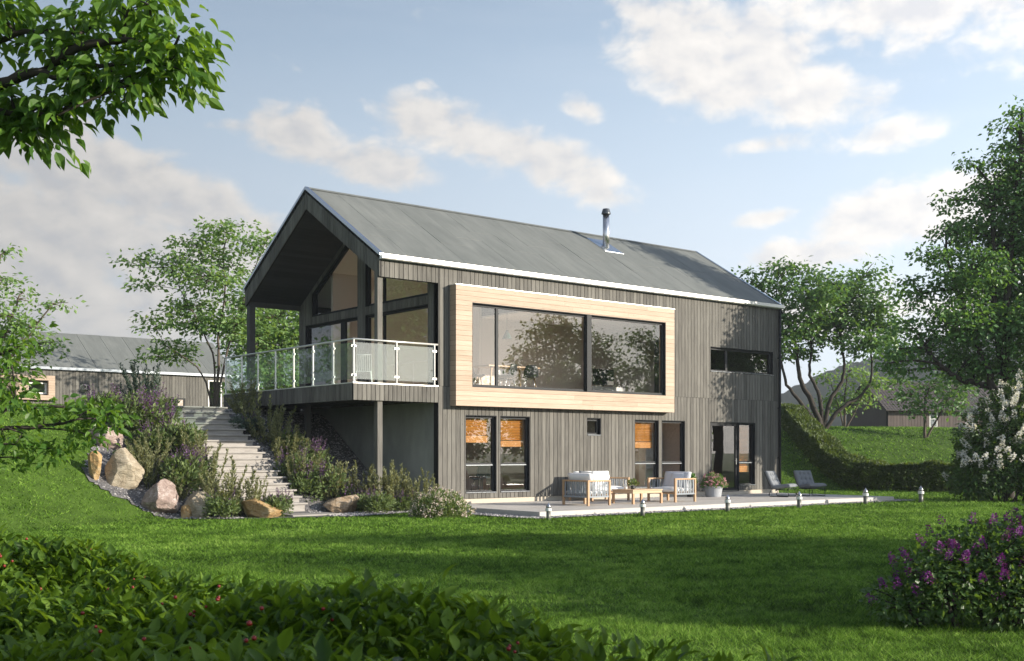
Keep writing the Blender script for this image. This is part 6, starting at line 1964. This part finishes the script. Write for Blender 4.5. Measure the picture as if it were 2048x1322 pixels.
b0 = bollard()
for i, (x, y, s_, lab) in enumerate([(-0.68, -5.50, 0.95, 'bollard light at the left front corner of the terrace'), (2.28, -5.70, 1.0, 'bollard light in front of the coffee table'),
                                     (5.58, -5.66, 1.05, 'bollard light in front of the pink flower pot'), (8.50, -5.82, 1.12, 'bollard light in front of the grey lounge chairs'),
                                     (12.03, -5.64, 1.18, 'bollard light at the right end of the terrace'), (14.60, -5.95, 1.22, 'bollard light standing on the lawn beyond the terrace')]):
    o = b0 if i == 0 else copy_tree(b0)
    o.location = (x, y, hz(x, y))
    o.scale = (s_,) * 3
    tag(o, lab, 'garden light', 'bollard lights along the terrace')


# ------------------------------------------------------------------ furniture seen through the glass
def shell_chair(label, x, y, z, rz, seat_mat, leg_mat, group):
    """one moulded seat and back shell on four splayed wire or wood legs; faces local -Y"""
    t = thing('dining_chair', label, 'chair', (x, y, z), rz, group)
    nu, nv = 13, 21
    U = np.linspace(-1, 1, nu)
    prof = np.array([(-.24, .44), (-.20, .465), (-.08, .45), (.08, .44), (.17, .47), (.22, .56), (.255, .70), (.28, .84)])
    s = np.linspace(0, len(prof) - 1, nv)
    C = np.stack([np.interp(s, np.arange(len(prof)), prof[:, k]) for k in (0, 1)], -1)
    wid = np.interp(np.linspace(0, 1, nv), [0, .1, .5, .62, .8, .95, 1], [.17, .22, .25, .22, .235, .18, .12])
    A, B = np.meshgrid(U, np.arange(nv), indexing='ij')
    X = A * wid[None]
    cup = 0.055 * A ** 2
    tz = np.gradient(C, axis=0)
    tz /= np.linalg.norm(tz, axis=1)[:, None]
    n_ = np.stack([-tz[:, 1], tz[:, 0]], -1)
    up = np.stack([X, C[None, :, 0] + n_[None, :, 0] * cup, C[None, :, 1] + n_[None, :, 1] * cup], -1).reshape(-1, 3)
    dn = np.stack([X, C[None, :, 0] + n_[None, :, 0] * (cup - .012), C[None, :, 1] + n_[None, :, 1] * (cup - .012)], -1).reshape(-1, 3)
    m = nu * nv
    F = []
    for i in range(nu - 1):
        for j in range(nv - 1):
            a = i * nv + j
            F += [(a, a + nv, a + nv + 1, a + 1), (m + a, m + a + 1, m + a + nv + 1, m + a + nv)]
    ring = list(range(nv)) + [i * nv + nv - 1 for i in range(1, nu)] + [(nu - 1) * nv + j for j in range(nv - 2, -1, -1)] + [i * nv for i in range(nu - 2, 0, -1)]
    F += [(a, b, m + b, m + a) for a, b in zip(ring, ring[1:] + ring[:1])]
    g = G()
    g.add(np.concatenate([up, dn]), F)
    g.build('seat', seat_mat, t, smooth=True)
    for sx in (-1, 1):
        for sy in (-1, 1):
            G().tube([(sx * .12, sy * .11, .44), (sx * .22, sy * .21, 0.0)], [.012, .009], 8).build('leg', leg_mat, t, smooth=True)
    return t


UFZ = UF - 0.02
t = thing('dining_table', 'pale wooden dining table inside the big upper window', 'table', (3.40, 1.25, UFZ))
G().box(-1.0, 1.0, -.45, .45, .77, .81).build('tabletop', 'table_oak', t)
for sx in (-1, 1):
    for sy in (-1, 1):
        G().tube([(sx * .80, sy * .32, .77), (sx * .92, sy * .40, 0)], [.035, .022], 10).build('leg', 'table_oak', t, smooth=True)
DG = 'dark shell chairs round the dining table'
shell_chair('dark shell chair before the dining table, left of the next one', 3.05, 0.72, UFZ, radians(200), 'plastic_dark', 'steel', DG)
shell_chair('dark shell chair at the right front of the dining table', 3.95, 0.74, UFZ, radians(150), 'plastic_dark', 'steel', DG)
shell_chair('shell chair at the left end of the dining table', 2.05, 1.05, UFZ, radians(90), 'plastic_dark', 'steel', DG)
shell_chair('shell chair on the far side of the dining table', 3.9, 1.95, UFZ, radians(0), 'plastic_dark', 'steel', DG)
t = thing('pendant_lamp', 'dark green pendant lamp hanging over the dining table', 'lamp', (3.45, 1.25, 4.90))
G().lathe([(0.15, 0), (0.145, 0.01), (0.10, 0.12), (0.05, 0.2), (0.03, 0.26), (.012, .27)], 20).build('lamp_shade', 'lamp_green', t, smooth=True)
G().tube([(0, 0, .27), (0, 0, 1.75)], .006, 6).build('cord', 'black_plastic', t)
t = thing('tv_bench', 'low white bench under the television in the upper room', 'tv bench', (9.15, 2.95, UFZ))
G().box(-.75, .75, -.22, .22, .10, .48).build('body', 'white_lacquer', t, bevel=.005)
g = G()
for k in range(3):
    g.box(-.74 + k * .495, -.26 + k * .495, -.236, -.2205, .11, .47)
g.build('drawer', 'white_lacquer', t)
for sx in (-1, 1):
    G().box(sx * .65 - .03, sx * .65 + .03, -.18, .18, 0, .10).build('leg', 'black_plastic', t)
t = thing('television', 'flat black television standing on the white bench', 'television', (9.15, 2.98, UFZ + .48))
G().box(-.50, .50, -.015, .03, .07, .63).build('body', 'frame_black', t, bevel=.004)
G().box(-.485, .485, -.0165, -.0155, .085, .615).build('screen', 'black_plastic', t)
G().box(-.18, .18, -.09, .09, 0, .012).add([(-.03, .0, .012), (.03, .0, .012), (.03, .02, .012), (-.03, .02, .012), (-.03, .0, .075), (.03, .0, .075), (.03, .02, .075), (-.03, .02, .075)],
                                            [(0, 3, 2, 1), (4, 5, 6, 7), (0, 1, 5, 4), (1, 2, 6, 5), (2, 3, 7, 6), (3, 0, 4, 7)]).build('stand', 'black_plastic', t)
o = shell_chair('dark blue shell chair with dark legs inside the lower left window', 2.35, 1.15, 0.055, radians(-70), 'plastic_navy', 'black_plastic', None)
o.scale = (1.12, 1.12, 1.25)
t = thing('bookcase', 'white open bookcase inside the lower right pair of windows', 'bookcase', (10.1, 1.6, 0.055))
g = G().box(-.42, -.39, -.16, .16, 0, 2.05)
g.box(.39, .42, -.16, .16, 0, 2.05)
g.build('side_panel', 'white_lacquer', t)
for k in range(6):
    G().box(-.389, .389, -.16, .15, .02 + k * .395, .05 + k * .395).build('shelf', 'white_lacquer', t)
G().box(-.389, .389, .151, .16, .03, 2.05).build('back_panel', 'white_lacquer', t)
# wire chair on the balcony
t = thing('wire_chair', 'white wire garden chair standing on the balcony', 'chair', (-1.75, 1.1, UF), radians(150))
g = G()
for k in range(9):
    x = -.22 + k * .055
    g.tube([(x, -.22, .43), (x, .2, .41), (x * .9, .30, .86)], .005, 6)
g.tube([(-.22, -.22, .43), (.22, -.22, .43)], .007, 6)
g.tube([(-.2, .30, .86), (.2, .30, .86)], .007, 6)
g.build('seat', 'white_lacquer', t)
for sx in (-1, 1):
    for sy in (-1, 1):
        G().tube([(sx * .2, sy * .19, .42), (sx * .24, sy * .24, 0)], .009, 6).build('leg', 'white_lacquer', t)

# ------------------------------------------------------------------ neighbouring house on the left: one storey showing, same timber and felt
hx0, hx1, hy0 = -16.0, 15.2, 46.0
nb = thing('neighbour_house', 'long low timber house with grey felt roof on the bank at far left', 'house', (hx0, hy0, 0))
NL = hx1 - hx0
nz0 = hz(0, 46) - 0.8
ho = [(17.92, 19.05, 4.98, 5.68), (21.0, 21.65, 5.08, 5.76), (23.1, 23.7, 5.18, 5.78), (27.3, 27.9, 4.4, 4.98), (29.5, 30.5, 4.3, 6.27)]
gb, gw = G(), G()
clad(gb, gw, P_s, 0, NL, const(nz0), const(6.55), ho, bw=0.2, gap=0.02)
w_ = gw.build('wall', 'backing', nb)
gb.build('cladding', 'cladding', w_)
g = G().box(0, .2, .25, 8.1, nz0, 6.55)
g.box(NL - .2, NL, .25, 8.1, nz0, 6.55)
g.box(.2, NL - .2, 7.9, 8.1, nz0, 6.55)
g.build('wall', 'cladding', nb)
for xa in (0.0, NL - .2):
    g = G()
    g.add([(xa, 0.0, 6.55), (xa, 8.1, 6.55), (xa, 4.05, 9.0), (xa + .2, 0, 6.55), (xa + .2, 8.1, 6.55), (xa + .2, 4.05, 9.0)], [(0, 1, 2), (3, 5, 4), (0, 3, 4, 1), (1, 4, 5, 2), (2, 5, 3, 0)])
    g.build('gable', 'cladding', nb)
g = G()
for sgn in (0, 1):
    f = (lambda y: y) if sgn == 0 else (lambda y: 8.1 - y)
    x, k = -0.4, 0
    while x < NL + .39:
        x2 = min(x + 1.5, NL + .4)
        lf = .006 * (k % 2)
        ya, yc = -0.12, 4.05
        za, zc = 6.66 + lf, 9.2 + lf
        g.add([(x + .01, f(ya), za), (x2 - .01, f(ya), za), (x2 - .01, f(yc), zc), (x + .01, f(yc), zc), (x + .01, f(ya), za - .1), (x2 - .01, f(ya), za - .1), (x2 - .01, f(yc), zc - .1), (x + .01, f(yc), zc - .1)],
              [(0, 1, 2, 3), (4, 7, 6, 5), (0, 4, 5, 1), (1, 5, 6, 2), (3, 2, 6, 7), (0, 3, 7, 4)])
        x, k = x2, k + 1
r_ = g.build('roof', 'roof_felt', nb)
G().box(-0.4, NL + .4, -.24, -.125, 6.5, 6.66).build('gutter', 'flashing', r_)
for (a, b, z0, z1) in ho:
    g = G().box(a + .002, a + .09, .03, .16, z0 + .002, z1 - .002)
    g.box(b - .09, b - .002, .03, .16, z0 + .002, z1 - .002)
    g.box(a + .09, b - .09, .031, .16, z0 + .002, z0 + .09)
    g.box(a + .09, b - .09, .031, .16, z1 - .09, z1 - .002)
    w_ = g.build('window', 'frame_dark' if b - a < 1 else 'white_lacquer', nb)
    q = G()
    q.quad((a + .08, .1, z0 + .08), (b - .08, .1, z0 + .08), (b - .08, .1, z1 - .08), (a + .08, .1, z1 - .08))
    q.build('pane', 'glass', w_)
G().box(.3, NL - .3, 2.2, 2.3, nz0, 6.4).build('interior_wall', 'wall_room', nb)
g = G()
z = 4.6
while z < 6.0:
    z2 = z + .15
    for xa, xb in (((15.2, 19.45),) if z2 < 4.95 or z > 5.70 else ((15.2, 17.90), (19.07, 19.45))):
        g.box(xa, xb, -.3, -.005, z + .004, z2 - .004)
    z = z2
g.build('wood_surround', 'larch', nb)

# ------------------------------------------------------------------ barn with tiled roof on the right, behind the bank
bx, by = 47.5, 13.6
bzz = hz(bx, by)
br = thing('barn', 'low brown barn with tiled roof beyond the bank at right', 'barn', (bx, by, bzz - .4), -YAW + radians(8))
boards('barn_wood', (0.085, 0.068, 0.062), (0.15, 0.12, 0.11), 'z', knots=False)
m, N = new_mat('roof_tile')
tc = N.n('ShaderNodeTexCoord')
n = N.noise(tc.outputs['Object'], 8, 4, .6)
b_ = N.n('ShaderNodeBsdfPrincipled', i_Roughness=0.7)
N.put(b_.inputs['Base Color'], N.ramp(n, [(.3, (.045, .04, .04)), (.7, (.085, .072, .07))]))
finish(N, b_)
gb, gw = G(), G()
clad(gb, gw, P_s, -2.6, 9.0, const(0), const(1.75), [(0.2, 0.75, 0.45, 1.55)], bw=0.2, gap=.02)
w_ = gw.build('wall', 'backing', br)
gb.build('cladding', 'barn_wood', w_)
G().box(-2.6, -2.4, .25, 6, 0, 1.75).build('wall', 'barn_wood', br)
G().box(8.8, 9, .25, 6, 0, 1.75).build('wall', 'barn_wood', br)
g = G()
g.add([(-2.6, 0.0, 1.75), (-2.6, 6, 1.75), (-2.6, 3, 3.5), (-2.4, 0.0, 1.75), (-2.4, 6, 1.75), (-2.4, 3, 3.5)], [(0, 1, 2), (3, 5, 4), (0, 3, 4, 1), (1, 4, 5, 2), (2, 5, 3, 0)])
g.build('gable', 'barn_wood', br)
g = G()
for sgn in (0, 1):
    f = (lambda y: y) if sgn == 0 else (lambda y: 6.0 - y)
    for k in range(11):
        ya, yc = -.35 + k * .305, -.35 + (k + 1) * .305
        za, zc = 1.72 + ya * .6, 1.72 + yc * .6
        for q in range(60):
            xa = -2.9 + q * .206
            g.add([(xa + .005, f(ya - .03), za + .045), (xa + .2, f(ya - .03), za + .03), (xa + .2, f(yc), zc + .005), (xa + .005, f(yc), zc + .02),
                   (xa + .005, f(ya - .03), za - .02), (xa + .2, f(ya - .03), za - .02), (xa + .2, f(yc), zc - .02), (xa + .005, f(yc), zc - .02)],
                  [(0, 1, 2, 3), (4, 7, 6, 5), (0, 4, 5, 1), (1, 5, 6, 2), (3, 2, 6, 7), (0, 3, 7, 4)])
g.build('roof', 'roof_tile', br)
g = G().box(.2, .27, .0, .1, .45, 1.55).box(.68, .75, .0, .1, .45, 1.55).box(.2701, .6799, .001, .1, .45, .52).box(.2701, .6799, .001, .1, 1.48, 1.55).box(.2701, .6799, .002, .1, .97, 1.03)
w_ = g.build('window', 'white_lacquer', br)
q = G()
q.quad((.26, .06, .5), (.69, .06, .5), (.69, .06, 1.5), (.26, .06, 1.5))
q.build('pane', 'glass', w_)


# ------------------------------------------------------------------ wooded hill far off to the right
def build_hill():
    rng = np.random.default_rng(77)
    la = np.linspace(60, 420, 150)
    de = np.linspace(0, 1, 60)
    A, B = np.meshgrid(la, de, indexing='ij')
    #  ridge height by lateral distance at 430 m
    top = np.interp(la, [60, 95, 112, 130, 150, 180, 230, 300, 420], [0, 16, 28, 35, 41, 50, 62, 70, 50])
    top = top + 1.1 * np.sin(la * .31) + .8 * np.sin(la * .77 + 1) + rng.normal(size=len(la)) * .35
    prof = np.where(B < .62, np.sin(B / .62 * pi / 2) ** 1.15, np.cos((B - .62) / .38 * pi / 2) ** .8)
    Z = top[:, None] * prof + 2.6 - 3.5
    n = np.sin(A * .2 + B * 9) * np.sin(A * .09 - B * 17) + .6 * np.sin(A * .55 + B * 31) + rng.normal(size=A.shape) * .35
    Z = Z + n * 1.1 * (B > .02)
    D = 300 + 230 * B
    s_, c = sin(YAW), cos(YAW)
    X = -18.138 + D * s_ + A * c
    Y = -25.794 + D * c - A * s_
    ny = len(de)
    i = (np.arange(len(la) - 1)[:, None] * ny + np.arange(ny - 1)[None]).reshape(-1)
    g = G()
    g.v.append(np.stack([X, Y, Z], -1).reshape(-1, 3))
    g.f[4] = [np.stack([i, i + ny, i + ny + 1, i + 1], -1)]
    g.n = X.size
    tag(g.build('hill', 'mountain_wood', smooth=True), 'wooded hill beyond the trees at right', 'hill', kind='structure')


build_hill()


# ------------------------------------------------------------------ air: one even, thin haze over the whole place
def build_haze():
    m = bpy.data.materials.new('haze')
    m.use_nodes = True
    MATS['haze'] = m
    N = NT(m.node_tree)
    v = N.n('ShaderNodeVolumePrincipled', i_Density=0.00042)
    v.inputs['Color'].default_value = (0.86, 0.93, 1.0, 1)
    v.inputs['Anisotropy'].default_value = 0.2
    out = N.n('ShaderNodeOutputMaterial')
    N.put(out.inputs['Volume'], v)
    o = G().box(-420, 900, -160, 900, -9.0, 78.0).build('haze', 'haze')
    tag(o, 'thin pale haze in the air', 'haze', kind='stuff')


build_haze()
